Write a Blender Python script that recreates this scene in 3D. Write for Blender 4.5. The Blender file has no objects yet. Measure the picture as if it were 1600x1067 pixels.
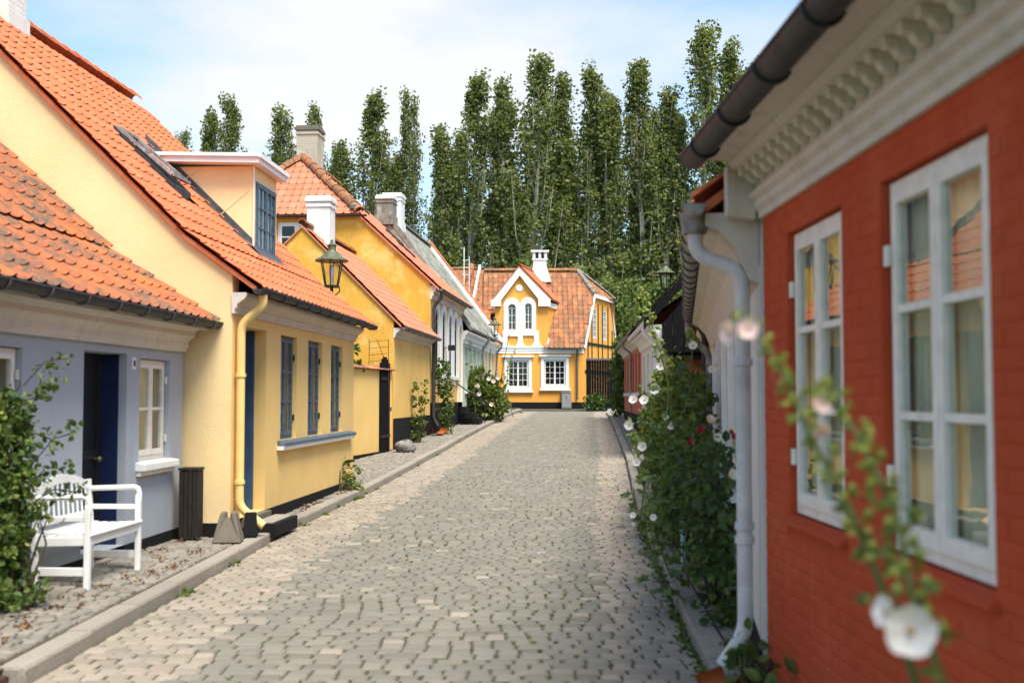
import bpy, math, random
import numpy as np
from mathutils import Vector, Matrix
from mathutils.geometry import tessellate_polygon
random.seed(7); rng = np.random.default_rng(7)
sc = bpy.context.scene
C = sc.collection
PI = math.pi
# ------------------------------------------------------------------ camera, sky, sun, exposure
FPX = 1780.0; EYE = 1.6; PITCH = math.atan(86.5/FPX)
cd = bpy.data.cameras.new("camera"); cam = bpy.data.objects.new("camera", cd); C.objects.link(cam)
cd.sensor_width = 36; cd.lens = FPX/1600*36; cd.clip_end = 3000; cd.clip_start = 0.05
cam.location = (0, 0, EYE); cam.rotation_euler = (PI/2+PITCH, 0, 0)
cd.dof.use_dof = True; cd.dof.focus_distance = 30; cd.dof.aperture_fstop = 2.0
sc.camera = cam
SUN_EL = math.radians(62); SUN_AZ = math.radians(151)      # clockwise from +Y (street direction)
w = bpy.data.worlds.new("World"); sc.world = w; w.use_nodes = True
nt = w.node_tree; nt.nodes.clear()
def N(t, typ, **k):
    n = t.nodes.new(typ)
    for a, b in k.items(): setattr(n, a, b)
    return n
sky = N(nt, 'ShaderNodeTexSky'); sky.sky_type = 'NISHITA'; sky.sun_disc = False
sky.sun_elevation = SUN_EL; sky.sun_rotation = SUN_AZ; sky.air_density = 1.0; sky.dust_density = 2.0; sky.ozone_density = 1.0
tc = N(nt, 'ShaderNodeTexCoord')
def vmath(op, a, b):
    n = N(nt, 'ShaderNodeVectorMath', operation=op)
    nt.links.new(a, n.inputs[0])
    if isinstance(b, (tuple, list)): n.inputs[1].default_value = b
    else: nt.links.new(b, n.inputs[1])
    return n
def smath(op, a, b=None, c=None, clamp=False):
    n = N(nt, 'ShaderNodeMath', operation=op, use_clamp=clamp)
    for i, q in enumerate((a, b, c)):
        if q is None: continue
        if isinstance(q, (int, float)): n.inputs[i].default_value = q
        else: nt.links.new(q, n.inputs[i])
    return n.outputs[0]
st = vmath('MULTIPLY', tc.outputs['Generated'], (1, 1, 2.6))
ns = N(nt, 'ShaderNodeTexNoise'); ns.inputs['Scale'].default_value = 2.3; ns.inputs['Detail'].default_value = 7; ns.inputs['Roughness'].default_value = .55
nt.links.new(st.outputs[0], ns.inputs['Vector'])
ns2 = N(nt, 'ShaderNodeTexNoise'); ns2.inputs['Scale'].default_value = 1.1; ns2.inputs['Detail'].default_value = 3
nt.links.new(st.outputs[0], ns2.inputs['Vector'])
# bank of thin cloud up the street on the left, scattered veils elsewhere
dst = vmath('SUBTRACT', vmath('MULTIPLY', tc.outputs['Generated'], (1, 1, 2.1)).outputs[0], (-.25, .93, .63))
ln = N(nt, 'ShaderNodeVectorMath', operation='LENGTH'); nt.links.new(dst.outputs[0], ln.inputs[0])
bank = smath('SUBTRACT', .62, smath('MULTIPLY', ln.outputs['Value'], 1.75))
cl = smath('ADD', smath('MULTIPLY', smath('SUBTRACT', ns.outputs['Fac'], .47), 3.0), bank)
cl = smath('ADD', cl, smath('MULTIPLY', smath('SUBTRACT', ns2.outputs['Fac'], .5), 1.2))
cl = smath('MULTIPLY', cl, 1.25, clamp=True)
mx = N(nt, 'ShaderNodeMix', data_type='RGBA')
nt.links.new(smath('ADD', smath('MULTIPLY', cl, .9), .03), mx.inputs[0])
tint = vmath('MULTIPLY', sky.outputs[0], (.78, .92, .95)); nt.links.new(tint.outputs[0], mx.inputs[6]); mx.inputs[7].default_value = (3.35, 3.3, 3.25, 1)
bg = N(nt, 'ShaderNodeBackground'); bg.inputs[1].default_value = 0.12
nt.links.new(mx.outputs[2], bg.inputs[0])
wo = N(nt, 'ShaderNodeOutputWorld'); nt.links.new(bg.outputs[0], wo.inputs[0])
sl = bpy.data.lights.new("sun", 'SUN'); sl.energy = 2.5; sl.angle = math.radians(26); sl.color = (1, .94, .83)
sun = bpy.data.objects.new("sun", sl); C.objects.link(sun)
sd = Vector((math.sin(SUN_AZ)*math.cos(SUN_EL), math.cos(SUN_AZ)*math.cos(SUN_EL), math.sin(SUN_EL)))
sun.rotation_euler = sd.to_track_quat('Z', 'Y').to_euler(); sun.location = (20, -20, 40)
sc.view_settings.view_transform = 'Standard'; sc.view_settings.look = 'None'
sc.view_settings.exposure = 1.36; sc.view_settings.gamma = 1; sc.view_settings.use_curve_mapping = False
try:
    sc.cycles.max_bounces = 7; sc.cycles.transparent_max_bounces = 12; sc.cycles.use_fast_gi = False
    sc.cycles.use_denoising = True
except Exception: pass

def at(px, py, Y):
    "world point seen at photo pixel (px, py), at distance Y up the street"
    cp, sp = math.cos(PITCH), math.sin(PITCH)
    u = 533.5-py
    d = Vector((px-800, cp*FPX - sp*u, sp*FPX + cp*u))
    return Vector((0, 0, EYE)) + d*(Y/d.y)
# ------------------------------------------------------------------ terrain
GY = [-400, 13, 20, 28.4, 34, 41, 50, 60, 70, 1000]; GZ = [0, 0, .08, .29, .47, .66, .88, 1.06, 1.12, 1.12]
def g(Y): return float(np.interp(Y, GY, GZ))
LY = [-20, 3, 6.9, 14, 18.6, 25.9, 39.7, 49.5, 57]; LX = [-2.9, -2.9, -2.89, -2.84, -2.51, -2.0, -.94, -.14, .5]
RY = [-20, 3, 6.37, 7.95, 15.8, 26, 34, 43, 52, 57]; RX = [.9, 1.0, 1.16, 1.24, 1.75, 2.6, 3.15, 3.75, 4.3, 4.8]
def kl(Y): return float(np.interp(Y, LY, LX))
def kr(Y): return float(np.interp(Y, RY, RX))
def swz(X, Y):       # pavement height: left pavement climbs a little towards the blue house
    z = g(Y)
    if X < kl(Y): z += .075*min(1.5, kl(Y)-X)*max(0, min(1, (13.5-Y)/4))
    return z
def rdz(Y): return g(Y)-.1
# ------------------------------------------------------------------ materials
MT = {}
def new_mat(name):
    m = bpy.data.materials.new(name); m.use_nodes = True
    t = m.node_tree; t.nodes.clear()
    o = N(t, 'ShaderNodeOutputMaterial'); b = N(t, 'ShaderNodeBsdfPrincipled'); t.links.new(b.outputs[0], o.inputs[0])
    MT[name] = m
    return m, t, b, o
def L(t, a, b): t.links.new(a, b)
def noise(t, scale, detail=5, rough=.55, stretch=None, coord='pos'):
    n = N(t, 'ShaderNodeTexNoise'); n.inputs['Scale'].default_value = scale; n.inputs['Detail'].default_value = detail; n.inputs['Roughness'].default_value = rough
    if coord == 'pos': src = N(t, 'ShaderNodeNewGeometry').outputs['Position']
    else: src = N(t, 'ShaderNodeTexCoord').outputs['Object']
    if stretch:
        v = N(t, 'ShaderNodeVectorMath', operation='MULTIPLY'); v.inputs[1].default_value = stretch; L(t, src, v.inputs[0]); src = v.outputs[0]
    L(t, src, n.inputs['Vector'])
    return n.outputs['Fac']
def ramp(t, fac, lo, hi, a=0., b=1.):
    n = N(t, 'ShaderNodeMapRange'); n.inputs[1].default_value = lo; n.inputs[2].default_value = hi; n.inputs[3].default_value = a; n.inputs[4].default_value = b
    L(t, fac, n.inputs[0]); return n.outputs[0]
def mixc(t, fac, a, b, blend='MIX'):
    n = N(t, 'ShaderNodeMix', data_type='RGBA', blend_type=blend)
    for i, q in ((0, fac), (6, a), (7, b)):
        if isinstance(q, (int, float)): n.inputs[i].default_value = q
        elif isinstance(q, (tuple, list)): n.inputs[i].default_value = (*q[:3], 1)
        else: L(t, q, n.inputs[i])
    return n.outputs[2]
def mul(t, a, b, op='MULTIPLY', clamp=False):
    n = N(t, 'ShaderNodeMath', operation=op, use_clamp=clamp)
    for i, q in ((0, a), (1, b)):
        if isinstance(q, (int, float)): n.inputs[i].default_value = q
        else: L(t, q, n.inputs[i])
    return n.outputs[0]
def bump(t, b, h, strength=.3, dist=.01):
    n = N(t, 'ShaderNodeBump'); n.inputs['Strength'].default_value = strength; n.inputs['Distance'].default_value = dist
    L(t, h, n.inputs['Height']); L(t, n.outputs[0], b.inputs['Normal'])
def islerand(t):
    a = N(t, 'ShaderNodeObjectInfo').outputs['Random']; b = N(t, 'ShaderNodeNewGeometry').outputs['Random Per Island']
    return mul(t, mul(t, a, b, 'ADD'), 1.0, 'FRACT')
def plain(name, col, rough=.6, metal=0., var=.12, vs=6, bmp=.15, bs=60, spec=.4):
    m, t, b, o = new_mat(name)
    dark = tuple(c*(1-var*1.6) for c in col); lite = tuple(min(1, c*(1+var*.5)) for c in col)
    L(t, mixc(t, ramp(t, noise(t, vs), .3, .7), dark, lite), b.inputs['Base Color'])
    b.inputs['Roughness'].default_value = rough; b.inputs['Metallic'].default_value = metal
    b.inputs['Specular IOR Level'].default_value = spec
    if bmp: bump(t, b, noise(t, bs, 3), bmp, .004)
    return m
def stucco(name, col, dirt=(.35, .27, .15), amount=.35, streak=.4, patch=None, pamount=0., bmp=.35, brick=0.):
    m, t, b, o = new_mat(name)
    c = mixc(t, ramp(t, noise(t, .8, 6), .3, .7), tuple(x*.84 for x in col), tuple(min(1, x*1.05) for x in col))
    c = mixc(t, mul(t, ramp(t, noise(t, 3.2, 8, .65), .52, .78), amount, 'MULTIPLY', True), c, dirt)
    c = mixc(t, mul(t, ramp(t, noise(t, 2.4, 6, .6, (3, 3, .35)), .55, .8), streak*.6, 'MULTIPLY', True), c, dirt)
    c = mixc(t, mul(t, ramp(t, noise(t, 28, 4, .6), .6, .72), .25, 'MULTIPLY', True), c, tuple(x*.62 for x in col))
    sz = N(t, 'ShaderNodeSeparateXYZ'); L(t, N(t, 'ShaderNodeNewGeometry').outputs['Position'], sz.inputs[0])
    low = mul(t, ramp(t, sz.outputs[2], .15, .75, 1, 0), ramp(t, noise(t, 2.2, 6, .65), .38, .62))
    c = mixc(t, mul(t, low, amount*.9, 'MULTIPLY', True), c, tuple((a*.55+b*.3) for a, b in zip(dirt, col)))
    vo = N(t, 'ShaderNodeTexVoronoi', feature='DISTANCE_TO_EDGE'); vo.inputs['Scale'].default_value = .55
    wv = N(t, 'ShaderNodeVectorMath', operation='ADD'); nv = N(t, 'ShaderNodeTexNoise'); nv.inputs['Scale'].default_value = 2.5; nv.inputs['Detail'].default_value = 6
    gp_ = N(t, 'ShaderNodeNewGeometry').outputs['Position']; L(t, gp_, nv.inputs['Vector']); L(t, gp_, wv.inputs[0]); L(t, nv.outputs['Color'], wv.inputs[1]); L(t, wv.outputs[0], vo.inputs['Vector'])
    crk = mul(t, ramp(t, vo.outputs['Distance'], .0, .004, 1, 0), ramp(t, noise(t, .9, 3), .5, .6))
    c = mixc(t, mul(t, crk, .45), c, tuple(x*.5 for x in col))
    if patch:
        c = mixc(t, mul(t, ramp(t, noise(t, 1.3, 7, .7), .5, .62), pamount, 'MULTIPLY', True), c, patch)
    L(t, c, b.inputs['Base Color']); b.inputs['Roughness'].default_value = .88; b.inputs['Specular IOR Level'].default_value = .2
    h = mixc(t, .5, noise(t, 5, 6), noise(t, 55, 4))
    bump(t, b, h, bmp, .02)
    return m
stucco('blue_render', (.40, .43, .475), (.25, .27, .3), .35, .5)
stucco('yellow_render', (.87, .645, .33), (.66, .50, .30), .55, .5)
stucco('golden_render', (.74, .385, .06), (.40, .22, .05), .8, 1.1, (.82, .56, .20), .6)
stucco('yellow_front', (.86, .58, .215), (.66, .46, .2), .5, .4)
stucco('old_roof', (.30, .29, .24), (.06, .06, .04), 1.2, 1.2, (.50, .47, .40), .8, .6)
stucco('golden_front', (.84, .53, .16), (.5, .3, .1), .45, .4)
stucco('garden_yellow', (.85, .56, .19), (.55, .36, .14), .4, .4)
stucco('orange_render', (.86, .38, .07), (.6, .28, .06), .25, .2)
stucco('red_render', (.52, .076, .024), (.30, .05, .022), .5, .5, (.58, .14, .06), .35, .5)
stucco('salmon_render', (.52, .16, .095), (.3, .12, .08), .3, .3)
stucco('white_render', (.74, .72, .66), (.42, .38, .3), .35, .5)
stucco('green_render', (.50, .58, .46), (.4, .44, .36), .3, .3)
stucco('cream_render', (.72, .60, .38), (.5, .4, .25), .3, .3)
stucco('grey_cement', (.24, .235, .20), (.07, .07, .055), 1.1, .9, (.46, .44, .38), .6)
stucco('cornice', (.67, .62, .53), (.30, .26, .2), .45, .7)
stucco('white_cornice', (.80, .79, .76), (.5, .48, .42), .2, .3)
stucco('white_brick', (.76, .74, .70), (.36, .33, .28), .6, .8, (.50, .46, .4), .35)
stucco('tar_plinth', (.009, .0085, .009), (.025, .022, .02), .2, .2)
stucco('concrete', (.18, .155, .12), (.09, .08, .06), .7, .3)
plain('white_paint', (.80, .79, .76), .45, var=.06, bmp=.08)
plain('old_white_paint', (.84, .79, .69), .6, var=.10, vs=14, bmp=.25, bs=40)
plain('pale_pipe', (.62, .60, .57), .55, var=.18, vs=5)
plain('blue_paint', (.045, .09, .16), .45, var=.15)
plain('navy_paint', (.012, .022, .07), .4, var=.2)
plain('slate_blue_paint', (.10, .15, .20), .5, var=.3, vs=18)
plain('black_paint', (.016, .015, .015), .5, var=.3)
plain('black_wood', (.009, .0085, .009), .9, var=.4, vs=9, bmp=.2, spec=.12)
plain('brown_wood', (.022, .014, .010), .75, var=.4, vs=15, bmp=.3)
plain('yellow_metal', (.84, .56, .20), .4, var=.06, bmp=.05)
plain('zinc', (.15, .145, .14), .5, .3, var=.35, vs=12)
plain('old_zinc', (.34, .32, .30), .6, .15, var=.4, vs=10, bmp=.3)
plain('dark_gutter', (.045, .046, .048), .6, .1, var=.35, vs=9)
plain('verdigris', (.16, .17, .10), .55, .4, var=.4, vs=25)
plain('lead', (.10, .10, .105), .6, .2, var=.3)
plain('clay', (.45, .13, .035), .5, var=.2)
plain('rust_iron', (.09, .045, .03), .7, .3, var=.4, vs=20, bmp=.4)
plain('room', (.05, .042, .035), .9, bmp=0)
plain('curtain', (.72, .62, .42), .9, var=.15, vs=5, bmp=.1)
plain('pale_curtain', (.74, .72, .66), .9, var=.1, vs=5, bmp=.1)
plain('grey_box', (.27, .28, .26), .5, var=.1)
plain('pale_blue_paint', (.35, .58, .68), .5, var=.1)
plain('soil', (.045, .033, .022), .95, var=.4, vs=14, bmp=.6)
plain('dry_litter', (.11, .06, .03), .9, var=.4, vs=30)
plain('boulder', (.22, .20, .18), .75, var=.5, vs=7, bmp=.5, bs=20)
plain('door_dark', (.02, .02, .024), .35, var=.2)
plain('lamp_metal', (.035, .035, .03), .45, .5, var=.3)
plain('brass', (.5, .38, .18), .35, .9, var=.1)
plain('red_door', (.28, .02, .015), .5)
def stone_mat(name, cols, moss=0., speck=.5):
    m, t, b, o = new_mat(name)
    r = islerand(t)
    cr = N(t, 'ShaderNodeValToRGB'); el = cr.color_ramp.elements
    el[0].color = (*cols[0], 1); el[1].color = (*cols[-1], 1)
    for i, c in enumerate(cols[1:-1]):
        e = el.new((i+1)/(len(cols)-1)); e.color = (*c, 1)
    L(t, r, cr.inputs[0])
    c = mixc(t, mul(t, ramp(t, noise(t, 70, 3, .7), .35, .7), speck*.5), cr.outputs[0], (.13, .11, .095))
    c = mixc(t, ramp(t, noise(t, 1.3, 5), .35, .75, 0, .3), c, (.16, .14, .11))
    if moss: c = mixc(t, mul(t, ramp(t, noise(t, 9, 5, .7), .62, .75), moss), c, (.05, .07, .015))
    L(t, c, b.inputs['Base Color']); b.inputs['Roughness'].default_value = .8; b.inputs['Specular IOR Level'].default_value = .3
    bump(t, b, mixc(t, .5, noise(t, 25, 5), noise(t, 120, 3)), .5, .01)
    return m
stone_mat('sett_grey', [(.155, .14, .108), (.205, .185, .145), (.18, .165, .132), (.235, .212, .165), (.175, .165, .14)])
stone_mat('sett_warm', [(.27, .225, .17), (.33, .275, .21), (.235, .20, .155), (.37, .31, .24), (.31, .235, .175)])
stone_mat('cobble', [(.21, .185, .15), (.28, .245, .20), (.18, .165, .14), (.31, .275, .22), (.24, .21, .17)], .3)
stone_mat('granite', [(.33, .29, .235), (.40, .35, .28), (.30, .265, .22)], .4, 1.4)
# joints: soil with moss
m, t, b, o = new_mat('joint')
c = mixc(t, ramp(t, noise(t, 2.2, 6, .6), .42, .62), (.055, .042, .028), (.05, .06, .016))
L(t, mixc(t, ramp(t, noise(t, 40, 4), .4, .7), c, (.085, .066, .045)), b.inputs['Base Color']); b.inputs['Roughness'].default_value = 1
def tile_mat(name, cols, moss=0., mosscol=(.075, .07, .055), pale=0., scale=2.6):
    m, t, b, o = new_mat(name)
    r = islerand(t)
    cr = N(t, 'ShaderNodeValToRGB'); el = cr.color_ramp.elements
    el[0].color = (*cols[0], 1); el[1].color = (*cols[-1], 1)
    for i, c in enumerate(cols[1:-1]):
        e = el.new((i+1)/(len(cols)-1)); e.color = (*c, 1)
    L(t, r, cr.inputs[0])
    c = mixc(t, ramp(t, noise(t, 22, 5, .7), .5, .75, 0, .3), cr.outputs[0], tuple(x*.45 for x in cols[0]))
    if pale: c = mixc(t, mul(t, ramp(t, noise(t, 5, 6, .7), .55, .75), pale), c, (.62, .42, .33))
    if moss:
        a = ramp(t, noise(t, scale, 5, .6, (1, 1, .6)), .34, .56); d = ramp(t, noise(t, 11, 7, .8), .34, .54)
        c = mixc(t, mul(t, mul(t, a, d), moss, 'MULTIPLY', True), c, mosscol)
    L(t, c, b.inputs['Base Color']); b.inputs['Roughness'].default_value = .75; b.inputs['Specular IOR Level'].default_value = .3
    bump(t, b, noise(t, 60, 4), .3, .006)
    return m
tile_mat('tile_orange', [(.52, .128, .042), (.56, .148, .05), (.47, .112, .04), (.60, .17, .065)], .25, (.45, .17, .09), .4)
tile_mat('tile_mossy', [(.54, .13, .032), (.58, .155, .04), (.48, .115, .03), (.56, .14, .035)], 1.0, (.10, .08, .055), .0, 1.1)
tile_mat('tile_pink', [(.56, .175, .09), (.60, .20, .105), (.52, .155, .075), (.64, .225, .125)], .3, (.3, .15, .09), .5)
tile_mat('tile_brown', [(.40, .12, .04), (.50, .18, .06), (.30, .085, .035), (.56, .23, .09), (.44, .14, .042)], 1.0, (.16, .09, .05), .25)
tile_mat('tile_grey', [(.26, .25, .21), (.32, .305, .26), (.22, .21, .18)], .8, (.10, .10, .075), .5, 2.)
# glass
def glass(name, ior=1.7, tint=(.9, .93, .92), rough=0.01):
    m, t, b, o = new_mat(name); t.nodes.remove(b)
    tr = N(t, 'ShaderNodeBsdfTransparent'); tr.inputs[0].default_value = (*tint, 1)
    gl = N(t, 'ShaderNodeBsdfGlossy'); gl.inputs['Roughness'].default_value = rough; gl.inputs['Color'].default_value = (1, 1, 1, 1)
    bp = N(t, 'ShaderNodeBump'); bp.inputs['Strength'].default_value = .12; bp.inputs['Distance'].default_value = .004
    L(t, noise(t, 4, 2), bp.inputs['Height']); L(t, bp.outputs[0], gl.inputs['Normal'])
    fr = N(t, 'ShaderNodeFresnel'); fr.inputs['IOR'].default_value = ior
    mxs = N(t, 'ShaderNodeMixShader'); bf = N(t, 'ShaderNodeNewGeometry').outputs['Backfacing']; L(t, mul(t, fr.outputs[0], mul(t, 1., bf, 'SUBTRACT')), mxs.inputs[0]); L(t, tr.outputs[0], mxs.inputs[1]); L(t, gl.outputs[0], mxs.inputs[2])
    L(t, mxs.outputs[0], o.inputs[0]); return m
glass('glass', 1.6); glass('window_glass_near', 1.7)
def leaf_mat(name, cols, trans=.35, rough=.5):
    m, t, b, o = new_mat(name)
    r = islerand(t)
    cr = N(t, 'ShaderNodeValToRGB'); el = cr.color_ramp.elements
    el[0].color = (*cols[0], 1); el[1].color = (*cols[-1], 1)
    for i, c in enumerate(cols[1:-1]):
        e = el.new((i+1)/(len(cols)-1)); e.color = (*c, 1)
    L(t, r, cr.inputs[0]); col = cr.outputs[0]
    L(t, col, b.inputs['Base Color']); b.inputs['Roughness'].default_value = rough; b.inputs['Specular IOR Level'].default_value = .35
    tl = N(t, 'ShaderNodeBsdfTranslucent'); L(t, mixc(t, 1., col, (1.25, 1.35, .6), 'MULTIPLY'), tl.inputs[0])
    mxs = N(t, 'ShaderNodeMixShader'); mxs.inputs[0].default_value = trans
    L(t, b.outputs[0], mxs.inputs[1]); L(t, tl.outputs[0], mxs.inputs[2]); L(t, mxs.outputs[0], o.inputs[0]); return m
leaf_mat('poplar_leaf', [(.12, .145, .048), (.18, .20, .068), (.085, .11, .04), (.28, .285, .12), (.20, .22, .072)], .45)
leaf_mat('tree_leaf_bright', [(.11, .15, .035), (.15, .19, .04), (.08, .11, .03), (.20, .22, .06)], .35)
leaf_mat('rose_leaf', [(.06, .10, .022), (.09, .15, .032), (.04, .07, .018), (.14, .20, .04), (.20, .22, .05)], .35)
leaf_mat('dark_leaf', [(.04, .075, .018), (.06, .11, .026), (.03, .055, .015), (.12, .18, .038), (.08, .13, .03)], .3)
leaf_mat('yellow_leaf', [(.08, .12, .02), (.14, .17, .03), (.05, .09, .018), (.22, .22, .04)], .35)
leaf_mat('bud_green', [(.22, .28, .05), (.30, .32, .07), (.16, .24, .04)], .3)
leaf_mat('stem_green', [(.10, .13, .035), (.14, .17, .05)], .1)
leaf_mat('petal_white', [(.82, .76, .74), (.86, .82, .80)], .3)
leaf_mat('petal_pink', [(.80, .55, .55), (.84, .64, .62)], .3)
leaf_mat('petal_red', [(.35, .01, .03), (.45, .02, .05)], .2)
leaf_mat('petal_centre', [(.30, .06, .08), (.22, .05, .05)], .2)
leaf_mat('pollen', [(.70, .55, .12), (.75, .6, .2)], .1)
leaf_mat('dead_leaf', [(.20, .085, .03), (.13, .055, .025), (.28, .15, .05)], .2)
stucco('tan_brick', (.50, .43, .33), (.22, .19, .13), .8, .8, (.66, .6, .5), .4)
plain('bark', (.38, .34, .28), .9, var=.35, vs=6, bmp=.6, bs=20)
plain('twig', (.08, .06, .035), .9, var=.3)
m, t, b, o = new_mat('field')
L(t, mixc(t, ramp(t, noise(t, .15, 6), .35, .65), (.05, .075, .02), (.09, .10, .035)), b.inputs['Base Color']); b.inputs['Roughness'].default_value = 1

# ------------------------------------------------------------------ object helpers
def link(o, parent=None):
    C.objects.link(o)
    if parent is not None: o.parent = parent
    return o
def tag(o, label=None, cat=None, group=None, kind=None):
    if label: o['label'] = label
    if cat: o['category'] = cat
    if group: o['group'] = group
    if kind: o['kind'] = kind
    return o
def thing(name, label, cat, loc=(0, 0, 0), rz=0., group=None):
    o = bpy.data.objects.new(name, None); o.empty_display_size = .2; link(o); o.location = loc; o.rotation_euler = (0, 0, rz)
    return tag(o, label, cat, group)
def wm(o):
    m = Matrix.Translation(o.location) @ o.rotation_euler.to_matrix().to_4x4()
    return m if o.parent is None else wm(o.parent) @ m
def np_mesh(name, V, F, mat=None, smooth=False):
    V = np.asarray(V, np.float32).reshape(-1, 3); F = np.asarray(F, np.int32)
    me = bpy.data.meshes.new(name); n, k = F.shape
    me.vertices.add(len(V)); me.vertices.foreach_set('co', V.ravel())
    me.loops.add(n*k); me.loops.foreach_set('vertex_index', F.ravel())
    me.polygons.add(n); me.polygons.foreach_set('loop_start', np.arange(0, n*k, k, dtype=np.int32))
    me.polygons.foreach_set('loop_total', np.full(n, k, np.int32))
    me.polygons.foreach_set('use_smooth', np.full(n, bool(smooth)))
    me.update(calc_edges=True)
    if mat: me.materials.append(MT[mat])
    return me
class MB:
    def __init__(s): s.v = []; s.f = []
    def add(s, vs, fs, M=None):
        n = len(s.v)
        for p in vs:
            p = Vector(p); s.v.append(tuple(M @ p if M else p))
        for f in fs: s.f.append(tuple(i+n for i in f))
        return s
    def box(s, x0, x1, y0, y1, z0, z1, M=None):
        vs = [(x, y, z) for x in (x0, x1) for y in (y0, y1) for z in (z0, z1)]
        return s.add(vs, [(0, 1, 3, 2), (4, 6, 7, 5), (0, 4, 5, 1), (2, 3, 7, 6), (0, 2, 6, 4), (1, 5, 7, 3)], M)
    def bar(s, a, b, w, d, up=(0, 0, 1)):          # rectangular bar from a to b
        a = Vector(a); b = Vector(b); ax = (b-a); ln_ = ax.length; ax.normalize(); up = Vector(up)
        sd_ = ax.cross(up)
        if sd_.length < 1e-4: sd_ = ax.cross(Vector((1, 0, 0)))
        sd_.normalize(); u2 = sd_.cross(ax)
        M = Matrix((( sd_.x, ax.x, u2.x, a.x), (sd_.y, ax.y, u2.y, a.y), (sd_.z, ax.z, u2.z, a.z), (0, 0, 0, 1)))
        return s.box(-w/2, w/2, 0, ln_, -d/2, d/2, M)
    def prism(s, poly, O, ea, eb, en, d):          # polygon in plane (ea,eb) extruded d along en
        O, ea, eb, en = map(Vector, (O, ea, eb, en)); n = len(poly)
        A = [O+ea*a+eb*b for a, b in poly]; B = [p+en*d for p in A]
        fs = [tuple(range(n)), tuple(range(2*n-1, n-1, -1))]
        fs += [(i, i+n, (i+1) % n+n, (i+1) % n) for i in range(n)]
        return s.add(A+B, fs)
    def extx(s, poly, x0, x1, M=None):             # (y,z) profile run along x
        n = len(poly); A = [(x0, a, b) for a, b in poly]; B = [(x1, a, b) for a, b in poly]
        fs = [tuple(range(n)), tuple(range(2*n-1, n-1, -1))]+[(i, i+n, (i+1) % n+n, (i+1) % n) for i in range(n)]
        return s.add(A+B, fs, M)
    def tube(s, pts, r, n=8, cap=True):
        pts = [Vector(p) for p in pts]; m = len(pts); rs = r if isinstance(r, (list, tuple)) else [r]*m
        vs = []; prev = None
        for i, p in enumerate(pts):
            d = (pts[min(i+1, m-1)]-pts[max(i-1, 0)]).normalized()
            if prev is None:
                a = d.cross(Vector((0, 0, 1)));
                if a.length < .05: a = d.cross(Vector((1, 0, 0)))
            else: a = prev - d*prev.dot(d)
            a.normalize(); prev = a; b_ = d.cross(a)
            for k in range(n):
                q = 2*PI*k/n; vs.append(p+(a*math.cos(q)+b_*math.sin(q))*rs[i])
        fs = [(i*n+k, i*n+(k+1) % n, (i+1)*n+(k+1) % n, (i+1)*n+k) for i in range(m-1) for k in range(n)]
        if cap: fs += [tuple(range(n-1, -1, -1)), tuple(range((m-1)*n, m*n))]
        return s.add(vs, fs)
    def lathe(s, prof, c=(0, 0, 0), n=12, M=None):  # prof: (r,z)
        c = Vector(c); m = len(prof); vs = [c+Vector((r*math.cos(2*PI*k/n), r*math.sin(2*PI*k/n), z)) for r, z in prof for k in range(n)]
        fs = [(i*n+k, i*n+(k+1) % n, (i+1)*n+(k+1) % n, (i+1)*n+k) for i in range(m-1) for k in range(n)]
        fs += [tuple(range(n-1, -1, -1)), tuple(range((m-1)*n, m*n))]
        return s.add(vs, fs, M)
    def obj(s, name, mat, parent=None, smooth=False, bevel=0):
        me = bpy.data.meshes.new(name); me.from_pydata(s.v, [], s.f); me.materials.append(MT[mat])
        if smooth:
            for p in me.polygons: p.use_smooth = True
            me.set_sharp_from_angle(angle=math.radians(40))
        me.update(); o = bpy.data.objects.new(name, me); link(o, parent)
        if bevel:
            md = o.modifiers.new('bevel', 'BEVEL'); md.width = bevel; md.segments = 2; md.limit_method = 'ANGLE'
        return o
def inview(p, m=60):
    p = p-Vector((0, 0, EYE)); cp, sp = math.cos(PITCH), math.sin(PITCH)
    d = p.y*cp+p.z*sp
    if d < .5: return False
    x = 800+FPX*p.x/d; y = 533.5-FPX*(-p.y*sp+p.z*cp)/d
    return -m < x < 1600+m and -m < y < 1067+m
def pieces(name, parent, V0, F0, mats, mat, nparts=300, stuff=None, jitter=None):
    "alike pieces: the nearest as objects that share one mesh, the rest joined"
    V0 = np.array(V0, np.float32); F0 = np.array(F0, np.int32)
    W = wm(parent)
    key = []
    for i, M in enumerate(mats):
        p = W @ M.translation; key.append(((0 if inview(p) else 1e5)+p.length, i))
    key.sort(); me = np_mesh(name, V0, F0, mat)
    for k, i in key[:nparts]:
        if k > 1e5 and nparts > 20: break
        o = bpy.data.objects.new(name, me); link(o, parent); o.matrix_basis = mats[i]
        nparts_used = True
    used = {i for k, i in key[:nparts] if not (k > 1e5 and nparts > 20)}
    rest = [mats[i] for i in range(len(mats)) if i not in used]
    if rest:
        A = np.array([np.array(M) for M in rest], np.float32)
        V = np.einsum('nij,kj->nki', A[:, :3, :3], V0)+A[:, None, :3, 3]
        F = F0[None]+(np.arange(len(rest))*len(V0))[:, None, None]
        o = bpy.data.objects.new(stuff or name, np_mesh(stuff or name, V, F.reshape(-1, F0.shape[1]), mat)); link(o, parent); o['kind'] = 'stuff'
def frame(O, ex, es, en, sx=1, sy=1, sz=1):
    return Matrix(((ex[0]*sx, es[0]*sy, en[0]*sz, O[0]), (ex[1]*sx, es[1]*sy, en[1]*sz, O[1]), (ex[2]*sx, es[2]*sy, en[2]*sz, O[2]), (0, 0, 0, 1)))
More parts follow.
